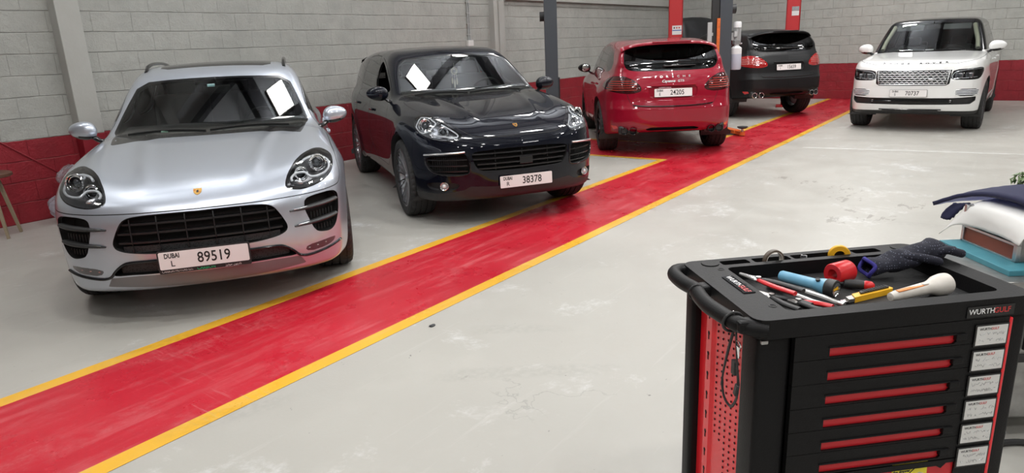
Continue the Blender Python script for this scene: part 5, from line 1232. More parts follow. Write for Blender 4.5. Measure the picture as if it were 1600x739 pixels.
bm = bmesh.new(); box(bm, (px_, py_, 1.525), (.11, .11, .07)); cyl(bm, (px_+.05, py_, 1.53), (px_+.09, py_, 1.53), .012); cyl(bm, (px_, py_-.05, 1.51), (px_, py_-.09, 1.50), .012); bm_obj('pump_block', bm, M_['alloy'], t2, bevel=.006)
bm = bmesh.new(); lathe(bm, [(.035, 1.50), (.04, 1.47), (.088, 1.43), (.088, 1.335)], 28, Matrix.Translation((px_, py_, 0))); bm_obj('oil_tank', bm, M_['tank'], t2, smooth=True)
bm = bmesh.new(); lathe(bm, [(.088, 1.335), (.088, 1.10), (.078, 1.08), (.001, 1.075)], 28, Matrix.Translation((px_, py_, 0))); bm_obj('oil_level', bm, M_['fluid'], t2, smooth=True)
# swing arm swung out over the floor, with a round pad
bm = bmesh.new(); L = .36; prism(bm, [(-.30, -.09), (L*.55, -.06), (L*.55, .06), (-.30, .09)], .026, .085)
d0 = Vector((11.66, 4.08, 0)); d1 = Vector((11.42, 3.80, 0)); AM = t2.matrix_basis.inverted() if False else (Matrix.Translation((11.62, 4.27, 0)) @ Matrix.Rotation(LA, 4, 'Z')).inverted()
AM = AM @ Matrix.Translation(d0) @ Matrix.Rotation(math.atan2((d1-d0).y, (d1-d0).x), 4, 'Z')
bm.transform(AM); arm = bm_obj('swing_arm', bm, M_['lift_orange'], t2, bevel=.008)
bm = bmesh.new(); box(bm, (L*.75, 0, .050), (L*.55, .075, .045)); cyl(bm, (L, 0, .018), (L, 0, .07), .045, n=20); bm.transform(AM); bm_obj('inner_arm', bm, M_['lift_orange'], arm, bevel=.005)
bm = bmesh.new(); cyl(bm, (L, 0, .06), (L, 0, .13), .019, n=16); bm.transform(AM); bm_obj('pad_screw', bm, M_['satin'], arm, smooth=True)
bm = bmesh.new(); lathe(bm, [(.001, .125), (.06, .13), (.088, .15), (.085, .162), (.001, .165)], 28, Matrix.Translation((L, 0, 0))); bm.transform(AM); bm_obj('rubber_pad', bm, M_['rubber'], arm, smooth=True)
def red_post(label, pos, rz, sticker):
    t = thing('lift_post', label, 'lift post', (pos[0], pos[1], 0), rz)
    bm = bmesh.new(); box(bm, (.0, -.10, 2.1), (.30, .02, 4.2)); box(bm, (-.14, 0, 2.1), (.02, .22, 4.2)); box(bm, (.14, 0, 2.1), (.02, .22, 4.2)); box(bm, (.105, .105, 2.1), (.09, .015, 4.2)); box(bm, (-.105, .105, 2.1), (.09, .015, 4.2)); bm_obj('column', bm, M_['post_red'], t)
    bm = bmesh.new(); box(bm, (0, .03, 2.1), (.18, .10, 4.1)); bm_obj('channel', bm, M_['post_dark'], t)
    bm = bmesh.new(); box(bm, (0, .02, .015), (.5, .5, .03)); bm_obj('base_plate', bm, M_['post_red'], t)
    return t
def front_label(t, c, w, h, kind):
    """paper label on a post's camera side; c in post space"""
    o = None
    bm = bmesh.new(); box(bm, c, (w, .004, h)); o = bm_obj('paper_label', bm, M_['sticker'], t)
    if kind == 'blue':
        bm = bmesh.new(); box(bm, (c[0], c[1]-.003, c[2]-.005), (w*.95, .002, .018)); bm_obj('label_bar', bm, M_['blue'], o)
        for k in range(3):
            bm = bmesh.new(); box(bm, (c[0]-w*.28+k*w*.26, c[1]-.003, c[2]+h*.25), (w*.14, .002, h*.16)); bm_obj('label_mark', bm, M_['ink' if k == 0 else 'post_red'], o)
RP = math.radians(-66)
p1 = red_post('tall red lift post nearest the wall corner, behind the red SUV', (14.55, 6.42), RP, 0)
front_label(p1, (.03, -.113, 1.81), .20, .19, 'blue')
p2 = red_post('tall red lift post rising behind the roof of the matt black SUV', (16.69, 4.54), math.radians(-74), 0)
front_label(p2, (.04, -.113, 2.07), .15, .10, 'plain')
bm = bmesh.new(); box(bm, (.04, -.113, 2.17), (.15, .004, .09)); bm_obj('dark_label', bm, M_['lens_grey'], p2)

# conduit pipes and box on the left wall
t = thing('conduit_pipe', 'pair of thin grey conduit pipes running down the block wall above the glossy black SUV', 'pipe', (9.98, YMAX, 0))
for k in (-.02, .025):
    bm = bmesh.new(); tube(bm, [(k, -.02, 4.5), (k, -.02, 1.76)], .011, 8); bm_obj('pipe', bm, M_['motor_grey'], t, smooth=True)
for z in (1.86, 2.05, 2.24, 2.43, 2.62, 2.9, 3.2):
    bm = bmesh.new(); box(bm, (0, -.012, z), (.10, .03, .018)); bm_obj('pipe_clip', bm, M_['plaster'], t)
o = sbox('socket_box', 9.91, 10.06, YMAX-.05, YMAX, 1.66, 1.76, M_['sticker']); o['kind'] = 'thing'; tag(o, 'small pale junction box on the wall below the conduit pipes', 'junction box')

# round stool at the left edge
t = thing('wooden_stool', 'round dark wooden stool with pale legs at the left edge', 'stool', (2.09, 8.05, 0))
bm = bmesh.new(); lathe(bm, [(.001, .635), (.215, .635), (.23, .625), (.23, .602), (.215, .594), (.001, .594)], 40); bm_obj('seat', bm, M_['wood'], t, smooth=True)
for k in range(4):
    a = k*math.pi/2 + .1; bm = bmesh.new(); tube(bm, [(.10*math.cos(a), .10*math.sin(a), .595), (.20*math.cos(a), .20*math.sin(a), 0)], [.022, .016], 4); bm_obj('leg', bm, M_['wood_pale'], t)
# plastic bags by the wall
def bag(label, c, s, seed, m, squash=1.0, parent=None):
    r = np.random.RandomState(seed); V = []; F_ = []; nu, nv = 40, 26; ph = r.rand(6)*6.28
    for j in range(nv+1):
        th = math.pi*j/nv
        for i in range(nu):
            a = 2*math.pi*i/nu; k = 1 + .10*math.sin(3*a+ph[0])*math.sin(th*2+ph[1]) + .07*math.sin(7*a+ph[2]+3*th) + .05*math.sin(11*a - 5*th+ph[3]) + .035*r.rand()
            z = math.cos(th); x = math.sin(th)*math.cos(a)*k; y = math.sin(th)*math.sin(a)*k
            if z > .35: q = 1 - (z-.35)*.9*squash; x *= q; y *= q
            V.append((c[0]+x*s[0], c[1]+y*s[1], c[2]+max(z*k, -.93)*s[2]))
    for j in range(nv):
        for i in range(nu): F_.append((j*nu+i, (j+1)*nu+i, (j+1)*nu+(i+1) % nu, j*nu+(i+1) % nu))
    if parent is not None: return mesh_obj('film_wrap', V, F_, m, parent)
    o = mesh_obj('plastic_bag', V, F_, m, None, smooth=False); tag(o, label, 'bag'); return o
def film_mat(name, tint, dens):
    m = bpy.data.materials.new(name); m.use_nodes = True; nt = m.node_tree; b = nt.nodes['Principled BSDF']; out = nt.nodes['Material Output']
    b.inputs['Base Color'].default_value = (*tint, 1); b.inputs['Roughness'].default_value = .12; t = N(nt, 'BsdfTransparent'); t.inputs[0].default_value = (.92, .92, .93, 1)
    mx = N(nt, 'MixShader'); mx.inputs[0].default_value = dens; nt.links.new(t.outputs[0], mx.inputs[1]); nt.links.new(b.outputs[0], mx.inputs[2]); nt.links.new(mx.outputs[0], out.inputs[0]); return m
M_['film'] = film_mat('clear_film', (.50, .46, .50), .30)
M_['film2'] = film_mat('cloudy_film', (.50, .51, .58), .40)
M_['bin_dark'] = mat('dark_rubbish', (.03, .032, .035), .5)
bag('clear plastic bag standing on the dark rubbish bag by the red wall', (2.90, 8.19, .455), (.145, .13, .115), 3, M_['film'], .5)
bb = bag('crumpled dark rubbish bag in clear film on the floor by the red wall', (2.86, 8.15, .165), (.17, .15, .155), 5, M_['bin_dark'], .6)
bag('', (2.80, 8.10, .165), (.20, .17, .16), 8, M_['film2'], .6, bb)
# cable on the floor at the right edge
for lab, pts in (('black hose curving over the floor at the right edge, nearer the cart', [(2.72, .02), (2.90, -.02), (3.05, -.10), (3.12, -.30), (3.0, -.6)]), ('black cable on the floor at the right edge, beyond the nearer hose', [(3.55, .05), (3.80, -.05), (3.90, -.16), (3.85, -.4)])):
    L = chaikin(np.array([(a, b, .014) for a, b in pts]), 3, False); bm = bmesh.new(); tube(bm, L, .013, 8); tag(bm_obj('floor_cable', bm, M_['rubber'], smooth=True), lab, 'cable')
# pebble of debris on the open floor
bm = bmesh.new(); bmesh.ops.create_icosphere(bm, subdivisions=2, radius=1, matrix=Matrix.Translation((2.71, 2.72, .004)) @ Matrix.Diagonal((.022, .014, .006, 1)))
for v in bm.verts: v.co += Vector((rng.randn()*.003, rng.randn()*.003, 0))
tag(bm_obj('grease_crumb', bm, M_['bin_dark']), 'small dark crumb of dirt on the open floor right of the lane', 'debris')
# ---------------------------------------------------------------- tool cart in the foreground
M_['cart_black'] = mat('cart_black_plastic', (.006, .006, .0065), .5, bump=(220, .1), spec=.22)
M_['cart_tray'] = mat('cart_tray_mat', (.022, .022, .023), .55, bump=(120, .15), noise=(9, .5, (.04, .04, .04)), spec=.3)
M_['cart_red'] = mat('cart_red_steel', (.84, .014, .025), .35, coat=.25)
M_['cart_red_dark'] = mat('cart_red_drawer', (.58, .012, .02), .35)
M_['print_white'] = mat('print_white', (.8, .8, .8), .4)
M_['print_red'] = mat('print_red', (.55, .03, .03), .4)
M_['yellow'] = mat('yellow_plastic', (.85, .45, .02), .4)
M_['yellow_label'] = mat('yellow_label', (.80, .68, .03), .4)
M_['tool_red'] = mat('tool_red', (.62, .015, .02), .35)
M_['tool_steel'] = mat('tool_steel', (.5, .5, .49), .35, .9, noise=(40, .4, (.3, .28, .25)))
M_['torch_blue'] = mat('torch_blue', (.14, .38, .56), .35, noise=(30, .5, (.25, .48, .62)))
M_['torch_white'] = mat('torch_white', (.72, .68, .62), .45, noise=(25, .5, (.5, .46, .4)))
M_['orange_strip'] = mat('torch_orange', (.78, .26, .06), .45)
M_['blade'] = mat('bright_steel', (.7, .7, .7), .15, 1)
CO = Vector((1.5907, .4735, 0)); CANG = math.radians(-45.15)
def cartw(u, v, z): c, s = math.cos(CANG), math.sin(CANG); return Vector((CO.x + u*c - v*s, CO.y + u*s + v*c, z))
def rrect(x0, x1, y0, y1, r, n=5):
    P = []
    for cx, cy, a in ((x1-r, y1-r, 0), (x0+r, y1-r, 90), (x0+r, y0+r, 180), (x1-r, y0+r, 270)):
        for i in range(n+1): b = math.radians(a + 90*i/n); P.append((cx + r*math.cos(b), cy + r*math.sin(b)))
    return P
def plate_with_holes(name, outer, holes, z0, z1, m, parent, bevel=0):
    """flat slab with holes, built by constrained triangulation"""
    from mathutils.geometry import delaunay_2d_cdt
    vs = [Vector(p) for p in outer]; es = [(i, (i+1) % len(outer)) for i in range(len(outer))]
    for h in holes: b = len(vs); vs += [Vector(p) for p in h]; es += [(b+i, b+(i+1) % len(h)) for i in range(len(h))]
    ov, oe, of, *_ = delaunay_2d_cdt(vs, es, [], 0, 1e-5)
    pts = np.array([(v.x, v.y) for v in ov]); keep = []
    for f in of:
        c = pts[list(f)].mean(0)
        if poly_d(np.array(outer), c[:1], c[1:])[0] < 0 and all(poly_d(np.array(h), c[:1], c[1:])[0] > 0 for h in holes): keep.append(f)
    bm = bmesh.new(); B = [bm.verts.new((x, y, z0)) for x, y in pts]; T = [bm.verts.new((x, y, z1)) for x, y in pts]
    for f in keep: bm.faces.new([T[i] for i in f]); bm.faces.new([B[i] for i in f][::-1])
    ed = {}
    for f in keep:
        for i in range(len(f)):
            a, b = f[i], f[(i+1) % len(f)]
            if (b, a) in ed: del ed[(b, a)]
            else: ed[(a, b)] = 1
    for a, b in ed: bm.faces.new((B[a], B[b], T[b], T[a]))
    for v in [v for v in bm.verts if not v.link_faces]: bm.verts.remove(v)
    return bm_obj(name, bm, m, parent, bevel=bevel)
cart = thing('tool_cart', 'black and red rolling tool cart with six labelled drawers in the right foreground', 'tool cart', (CO.x, CO.y, 0), CANG)
W_, D_ = .765, .470
# top: rim with sunk tray, back slots, handle openings
tray = rrect(.105, .705, .035, .395, .02); slots = [rrect(a, b, .420, .458, .008) for a, b in ((.11, .20), (.215, .335), (.345, .535), (.55, .64))]
plate_with_holes('top_rim', rrect(-.002, W_+.006, -.012, D_+.012, .035), [tray] + slots, .878, .930, M_['cart_black'], cart, bevel=.005)
bm = bmesh.new(); box(bm, (.405, .215, .880), (.62, .38, .012)); bm_obj('tray_floor', bm, M_['cart_tray'], cart)
bm = bmesh.new(); box(bm, (.375, .439, .884), (.57, .05, .010)); bm_obj('slot_floor', bm, M_['cart_black'], cart)
for u in (.075, .715):
    bm = bmesh.new(); cyl(bm, (u, .441, .928), (u, .441, .933), .027, n=28); bm_obj('corner_cap', bm, M_['cart_black'], cart, bevel=.002)
bm = bmesh.new(); prism(bm, rrect(.070, .098, .236, .256, .009), .9285, .9306); bm_obj('oval_hole', bm, M_['dark'], cart)
for u, v in ((.085, .385), (.085, .075)):
    bm = bmesh.new(); ring(bm, (u, v, .930), .009, .0018, (0, 0, 1), n=16); bm_obj('dimple', bm, M_['black_plastic'], cart)
# handle with two grips
hp = chaikin(np.array([(.03, .475, .905), (-.025, .462, .912), (-.052, .42, .914), (-.050, .345, .912), (-.035, .285, .912), (-.047, .235, .912), (-.055, .165, .912), (-.045, .085, .912), (-.028, .020, .908), (.03, -.004, .900)]), 3, False)
bm = bmesh.new(); tube(bm, hp, .0215, 14); bm_obj('push_handle', bm, M_['cart_black'], cart, smooth=True)
for v, w in ((.285, .05), (.455, .03), (.02, .04)):
    bm = bmesh.new(); box(bm, (-.012, v, .910), (.06, w, .032)); bm_obj('handle_bracket', bm, M_['cart_black'], cart, bevel=.008)
bm = bmesh.new(); ring(bm, (-.044, .262, .912), .0225, .0022, (.1, 1, 0), n=20); bm_obj('handle_band', bm, M_['black_plastic'], cart)
# brand plates
Mt = Matrix.Translation((.072, .245, .931)) @ Matrix.Rotation(math.radians(-90), 4, 'Z')
bm = bmesh.new(); box(bm, (0, 0, 0), (.14, .034, .003), None); bm.transform(Mt); o = bm_obj('name_plate', bm, M_['black_gloss'], cart)
text_obj('name_text', 'WURTH', .0225, M_['print_white'], Mt @ Matrix.Translation((-.026, 0, .0016)), o, .0003, bold=.0002); text_obj('name_text', 'GULF', .0225, M_['print_red'], Mt @ Matrix.Translation((.037, 0, .0016)), o, .0003, bold=.0004)
FR = Matrix(((1, 0, 0, 0), (0, 0, -1, 0), (0, 1, 0, 0), (0, 0, 0, 1)))       # x right, y up, z towards the viewer
Mt = Matrix.Translation((.637, -.0135, .898)) @ FR
bm = bmesh.new(); box(bm, (0, 0, 0), (.135, .030, .002)); bm.transform(Mt); o = bm_obj('name_plate', bm, M_['black_gloss'], cart)
text_obj('name_text', 'WURTH', .0205, M_['print_white'], Mt @ Matrix.Translation((-.0255, 0, .0012)), o, .0003, bold=.0001, sx=.98); text_obj('name_text', 'GULF', .0205, M_['print_red'], Mt @ Matrix.Translation((.0325, 0, .0012)), o, .0003, bold=.0003, sx=.98)
# carcass: corner posts, side panels, back, base
for u, v, su, sv in ((.055, .045, .09, .09), (.055, D_-.03, .09, .06), (W_-.032, .045, .064, .09), (W_-.032, D_-.03, .064, .06)):
    bm = bmesh.new(); box(bm, (u, v, .50), (su, sv, .76)); bm_obj('corner_post', bm, M_['cart_black'], cart, bevel=.012, seg=3, smooth=True)
bm = bmesh.new(); box(bm, (.045, .40, .50), (.012, .11, .76)); bm_obj('side_panel', bm, M_['cart_red'], cart)
bm = bmesh.new(); box(bm, (.715, .25, .5), (.01, .36, .76)); bm_obj('side_panel', bm, M_['cart_black'], cart)
bm = bmesh.new(); box(bm, (.38, .45, .5), (.68, .01, .76)); bm_obj('back_panel', bm, M_['cart_black'], cart)
bm = bmesh.new(); box(bm, (.38, .235, .13), (.72, .44, .05)); bm_obj('base_frame', bm, M_['cart_black'], cart, bevel=.01)
# folded perforated side panel: holes stay in the sheet
V = []; bm = bmesh.new()
prof = [(.035, .345), (.022, .330), (.022, .295), (.030, .285), (.030, .07)]
for (ua, va), (ub, vb) in zip(prof, prof[1:]):
    bm.faces.new([bm.verts.new(p) for p in ((ua, va, .12), (ub, vb, .12), (ub, vb, .878), (ua, va, .878))])
pp_ = bm_obj('perforated_panel', bm, M_['cart_red'], cart)
bm = bmesh.new()
for i in range(30):
    for j in range(6):
        z = .845 - i*.0205 - (j % 2)*.010; v = .265 - j*.033
        if (i // 10) % 3 == 2 and j < 2: continue
        if v < .10: continue
        box(bm, (.0285, v, z), (.002, .0052, .0052))
hol = bm_obj('square_holes', bm, M_['dark'], pp_); hol['kind'] = 'stuff'
bm = bmesh.new()
for k in range(10):
    z = .825 - k*.066; ball(bm, (.0215, .313, z), (.0012, .0065, .0065), 10, 8); box(bm, (.0215, .313, z-.012), (.0016, .005, .016))
hol = bm_obj('keyhole_slots', bm, M_['dark'], pp_); hol['kind'] = 'stuff'
# drawers
for k in range(6):
    zt = .876 - .068*k; zb = zt - .0665
    dr = bpy.data.objects.new('drawer', None); link(dr, cart)
    outer = [(.102, zb), (.698, zb), (.698, zt), (.102, zt)]
    notch = [(.198, zt-.063), (.545, zt-.063), (.560, zt-.050), (.560, zt-.036), (.198, zt-.036)]
    from_m = Matrix(((1, 0, 0), (0, 0, -1), (0, 1, 0)))
    o = plate_with_holes('drawer_front', outer, [notch], -.004, .012, M_['cart_black'], dr); o.matrix_local = from_m.to_4x4()
    bm = bmesh.new(); box(bm, (.38, -.004, (zt+zb)/2-.012), (.38, .003, .042)); bm_obj('finger_recess', bm, M_['cart_red_dark'], dr)
    bm = bmesh.new(); box(bm, (.372, -.013, zt-.035), (.355, .005, .004)); bm_obj('pull_lip', bm, M_['cart_black'], dr, bevel=.0015)
    bm = bmesh.new(); box(bm, (.562, -.011, zt-.044), (.03, .012, .018)); bm_obj('drawer_latch', bm, M_['cart_black'], dr, bevel=.002)
    zc = .8305 - .0706*k if k < 5 else .469; zc = .8305 - .0724*k
    Lm = Matrix.Translation((.648, -.0150, zc)) @ FR
    bm = bmesh.new(); box(bm, (0, 0, -.001), (.097, .062, .004)); bm.transform(Lm); lb = bm_obj('label_holder', bm, M_['black_gloss'], dr)
    bm = bmesh.new(); box(bm, (0, 0, .0015), (.088, .053, .001)); bm.transform(Lm); lp = bm_obj('drawer_label', bm, M_['label'] if 'label' in M_ else M_['sticker'], lb)
    text_obj('label_text', 'WURTH', .0095, M_['ink'], Lm @ Matrix.Translation((-.020, .018, .0022)), lp, .0002, bold=.0001); text_obj('label_text', 'GULF', .0095, M_['print_red'], Lm @ Matrix.Translation((.0065, .018, .0022)), lp, .0002, bold=.0001)
    bm = bmesh.new(); r = random.Random(k)
    for row, z0 in enumerate((.004, -.014)):
        x = -.036
        while x < .036:
            w_ = .003 + r.random()*.006; pts = [(x + w_*j/3, z0 + (r.random()-.5)*.010, .0022) for j in range(4)]
            if r.random() < .85: tube(bm, pts, .0005, 4)
            x += w_ + .0008
    bm.transform(Lm); bm_obj('parts_drawing', bm, M_['lens_grey'], lp)
bm = bmesh.new(); box(bm, (.7035, -.006, .495), (.0105, .014, .755)); bm_obj('red_edge', bm, M_['cart_red'], cart, bevel=.003)
dr = bpy.data.objects.new('drawer', None); link(dr, cart)
o = plate_with_holes('drawer_front', [(.102, .15), (.698, .15), (.698, .4655), (.102, .4655)], [[(.198, .17), (.60, .17), (.60, .455), (.575, .455), (.560, .440), (.545, .449), (.198, .449)]], -.004, .012, M_['cart_black'], dr); o.matrix_local = Matrix(((1, 0, 0, 0), (0, 0, -1, 0), (0, 1, 0, 0), (0, 0, 0, 1)))
bm = bmesh.new(); box(bm, (.40, -.004, .31), (.42, .006, .30)); rp_ = bm_obj('red_door', bm, M_['cart_red_dark'], dr)
Ym = Matrix.Translation((.470, -.008, .425)) @ FR @ Matrix.Rotation(math.radians(2), 4, 'Z')
bm = bmesh.new(); box(bm, (0, 0, 0), (.105, .085, .001)); bm.transform(Ym); yl_ = bm_obj('yellow_sticker', bm, M_['yellow_label'], rp_)
text_obj('sticker_text', 'Push to open', .0115, M_['ink'], Ym @ Matrix.Translation((-.018, .031, .001)), yl_, .0002, bold=.0004); text_obj('sticker_text', 'the drawer', .0115, M_['ink'], Ym @ Matrix.Translation((-.024, .018, .001)), yl_, .0002, bold=.0004)
bm = bmesh.new(); prism(bm, [(-.05, -.03), (-.03, -.008), (.03, .008), (.042, .004), (.04, -.018), (-.02, -.034)], .0006, .0012); prism(bm, [(-.04, -.04), (.035, -.022), (.04, -.03), (-.03, -.05)], .0006, .0012); bm.transform(Ym); bm_obj('drawer_sketch', bm, M_['motor_grey'], yl_)
bm = bmesh.new(); tube(bm, [(.0, .010, .001), (.028, .034, .001)], .0012, 5); bm.transform(Ym); bm_obj('sketch_pointer', bm, M_['ink'], yl_)
bm = bmesh.new(); box(bm, (.025, -.001, .868), (.018, .010, .010)); bm_obj('lock_bolt', bm, M_['tool_steel'], cart, bevel=.002)
for u in (.09, .68):
    for v in (.06, .40):
        bm = bmesh.new(); cyl(bm, (u-.02, v, .052), (u+.02, v, .052), .05, n=28); box(bm, (u, v, .09), (.05, .04, .03)); bm_obj('castor', bm, M_['rubber'], cart, bevel=.003)
# strap and keys hanging from the handle
t = thing('key_strap', 'thin black strap with keys looped over the front end of the cart handle', 'strap', cartw(-.035, .05, 0), CANG)
bm = bmesh.new(); ring(bm, (0, 0, .908), .0265, .004, (0, 1, .1), n=24); tube(bm, chaikin(np.array([(.002, -.002, .885), (-.004, .02, .80), (-.002, .045, .72), (.0, .03, .675), (.004, -.005, .665), (.004, -.03, .70), (.002, -.045, .745), (0, -.035, .80), (.004, -.012, .885)]), 2, False), .0028, 6, flat=1.6)
bm_obj('strap', bm, M_['black_plastic'], t)
bm = bmesh.new(); box(bm, (.0, -.036, .735), (.008, .014, .035), Euler((.3, 0, 0))); box(bm, (.006, -.01, .785), (.012, .02, .04)); bm_obj('clip', bm, M_['black_plastic'], t, bevel=.002)
bm = bmesh.new(); ring(bm, (.004, -.03, .858), .010, .0015, (1, 0, .3)); box(bm, (.002, -.030, .838), (.003, .012, .03)); ball(bm, (0, .0, .932), .006); bm_obj('key_ring', bm, M_['chrome'], t)

# ---------------------------------------------------------------- tools on the cart
TZ = .8872
def item(name, label, cat, a, b, z=TZ):
    """thing lying from a to b (cart coordinates); its local x runs from a to b"""
    A, B = cartw(a[0], a[1], z), cartw(b[0], b[1], z); d = B - A
    t = thing(name, label, cat, A, math.atan2(d.y, d.x)); return t, d.length
# blue torch
t, L = item('torch', 'pale blue metal torch with a black head lying on the cart tray', 'torch', (.254, .343), (.340, .195))
S = Matrix.Translation((0, 0, .022)) @ Matrix.Rotation(math.pi/2, 4, 'Y')
bm = bmesh.new(); lathe(bm, [(.001, 0), (.014, .001), (.0165, .006), (.0165, L*.62), (.018, L*.66), (.023, L*.78), (.024, L*.84)], 28, S); bm_obj('barrel', bm, M_['torch_blue'], t, smooth=True)
bm = bmesh.new(); lathe(bm, [(.024, L*.84), (.0265, L*.86), (.0265, L), (.022, L+.002), (.016, L-.015), (.001, L-.016)], 28, S); bm_obj('head', bm, M_['black_plastic'], t, smooth=True)
bm = bmesh.new(); lathe(bm, [(.001, L-.006), (.015, L-.004), (.020, L+.0015)], 20, S); bm_obj('reflector', bm, M_['chrome'], t, smooth=True)
bm = bmesh.new(); cyl(bm, (L*.72, -.012, .040), (L*.72, -.014, .045), .006); bm_obj('switch', bm, M_['black_plastic'], t)
# white torch
t, L = item('torch', 'white torch with an orange side lying at the front right of the cart tray', 'torch', (.441, .108), (.640, .148))
S = Matrix.Translation((0, 0, .022)) @ Matrix.Rotation(math.radians(88), 4, 'Y')
bm = bmesh.new(); lathe(bm, [(.001, 0), (.011, .002), (.014, .02), (.0175, L*.55), (.018, L*.66), (.022, L*.74), (.0285, L*.82), (.031, L*.93), (.030, L), (.026, L+.004), (.001, L+.002)], 32, S); bm_obj('barrel', bm, M_['torch_white'], t, smooth=True)
bm = bmesh.new(); box(bm, (L*.36, -.004, .0385), (L*.52, .013, .004), Euler((0, -.035, 0))); bm_obj('orange_strip', bm, M_['orange_strip'], t, bevel=.002)
bm = bmesh.new(); box(bm, (L*.58, -.004, .042), (.02, .012, .006)); bm_obj('switch', bm, M_['torch_white'], t, bevel=.002)
# red tape roll, standing on edge
t, L = item('tape_roll', 'fat red roll of tape on the cart tray behind the blue torch', 'tape', (.386, .284), (.450, .306))
M = Matrix.Translation((0, 0, .033)) @ Matrix.Rotation(math.radians(90), 4, 'Y')
bm = bmesh.new(); lathe(bm, [(.016, -.002), (.030, -.002), (.0325, .002), (.0325, .063), (.030, .067), (.016, .067), (.016, -.002)], 36, M); bm_obj('tape', bm, M_['tool_red'], t, smooth=True)
# stubby screwdriver
t, L = item('screwdriver', 'stubby screwdriver with black grip and red end beside the red tape roll', 'screwdriver', (.392, .262), (.468, .214))
M = Matrix.Translation((0, 0, .014)) @ Matrix.Rotation(math.pi/2, 4, 'Y')
bm = bmesh.new(); lathe(bm, [(.001, 0), (.004, 0), (.004, .012), (.011, .015), (.0135, .03), (.0135, .062), (.012, .066)], 20, M); bm_obj('grip', bm, M_['black_plastic'], t, smooth=True)
bm = bmesh.new(); lathe(bm, [(.012, .066), (.0135, .070), (.012, .086), (.006, .093), (.001, .094)], 20, M); bm_obj('cap', bm, M_['tool_red'], t, smooth=True)
# box cutter
t, L = item('box_cutter', 'yellow box cutter with a black grip and bright blade on the cart tray', 'knife', (.316, .140), (.504, .193))
bm = bmesh.new(); prism(bm, [(.045, -.012), (L-.004, -.013), (L, -.009), (L, .010), (L-.006, .013), (.06, .012)], 0, .016); bm_obj('body', bm, M_['yellow'], t, bevel=.003, smooth=True)
bm = bmesh.new(); prism(bm, [(.075, -.004), (L-.012, -.006), (L-.008, .009), (.085, .009)], .0165, .021)
for k in range(9): box(bm, (.095 + k*.010, .002, .021), (.003, .013, .003))
bm_obj('grip', bm, M_['black_plastic'], t)
bm = bmesh.new(); prism(bm, [(-.004, -.008), (.012, .008), (.06, .008), (.05, -.008)], .006, .0075); bm_obj('blade', bm, M_['blade'], t)
bm = bmesh.new(); prism(bm, [(.025, -.010), (.055, -.012), (.065, .011), (.035, .010)], .003, .013); bm_obj('nose', bm, M_['tool_steel'], t, bevel=.002)
# pliers
def pliers(label, a, b, jaw, grip, grip2, open_=.12, zz=0, jl=.055, tip=.004):
    t, L = item('pliers', label, 'pliers', a, b, TZ + zz)
    for s in (1, -1):
        bm = bmesh.new(); tube(bm, [(0, s*.001, .009), (jl*.5, s*.004, .009), (jl, s*.006, .009), (jl+.012, -s*.004, .009)], [tip, .006, .009, .008], 8, flat=.7); bm_obj('jaw', bm, M_[jaw], t, smooth=True)
        P_ = chaikin(np.array([(jl+.008, -s*.004, .009), (jl+.04, -s*(.010+.05*open_), .010), (L*.75, -s*(.013+.10*open_), .010), (L, -s*(.010+.13*open_), .010)]), 2, False)
        bm = bmesh.new(); n_ = len(P_); tube(bm, P_, [.0055 + .0035*min(1, i/(n_*.3)) for i in range(n_)], 10, flat=.75); bm_obj('handle', bm, M_[grip if s > 0 else grip2], t, smooth=True)
    bm = bmesh.new(); cyl(bm, (jl+.006, 0, .001), (jl+.006, 0, .018), .008, n=18); bm_obj('rivet', bm, M_['tool_steel'], t, smooth=True)
pliers('bright jawed pliers with red and black grips at the left of the tray', (.142, .372), (.222, .182), 'blade', 'tool_red', 'black_plastic', .06, .019, .06, .006)
pliers('small long nosed pliers with black grips nearest the tray front', (.134, .280), (.206, .120), 'tool_steel', 'black_plastic', 'black_plastic', .12, .0, .06, .002)
pliers('red tipped side cutters lying between the other pliers', (.190, .195), (.258, .095), 'tool_steel', 'black_plastic', 'tool_red', .08, .0, .03, .005)
t, L = item('locking_pliers', 'silver locking pliers lying beside the blue torch', 'pliers', (.200, .330), (.296, .120), TZ)
bm = bmesh.new(); prism(bm, chaikin([(0, .010), (.02, .020), (.06, .016), (.075, .006), (.05, -.002), (.02, .004), (.004, .002)], 1), .004, .014); bm_obj('fixed_jaw', bm, M_['tool_steel'], t, bevel=.002)
bm = bmesh.new(); prism(bm, chaikin([(.004, -.004), (.02, -.018), (.055, -.020), (.075, -.008), (.05, -.006), (.02, -.004)], 1), .004, .014); bm_obj('moving_jaw', bm, M_['tool_steel'], t, bevel=.002)
bm = bmesh.new(); tube(bm, [(.055, .010, .012), (.10, .013, .014), (L*.8, .010, .014), (L, .006, .012)], [.009, .010, .010, .008], 8, flat=.7); cyl(bm, (L, .006, .012), (L+.018, .004, .012), .007, n=14); bm_obj('handle', bm, M_['tool_steel'], t, smooth=True)
bm = bmesh.new(); tube(bm, [(.06, -.010, .012), (.10, -.022, .012), (L*.75, -.026, .010), (L*.95, -.020, .010)], [.007, .008, .007, .006], 8, flat=.6); bm_obj('lever', bm, M_['tool_steel'], t, smooth=True)
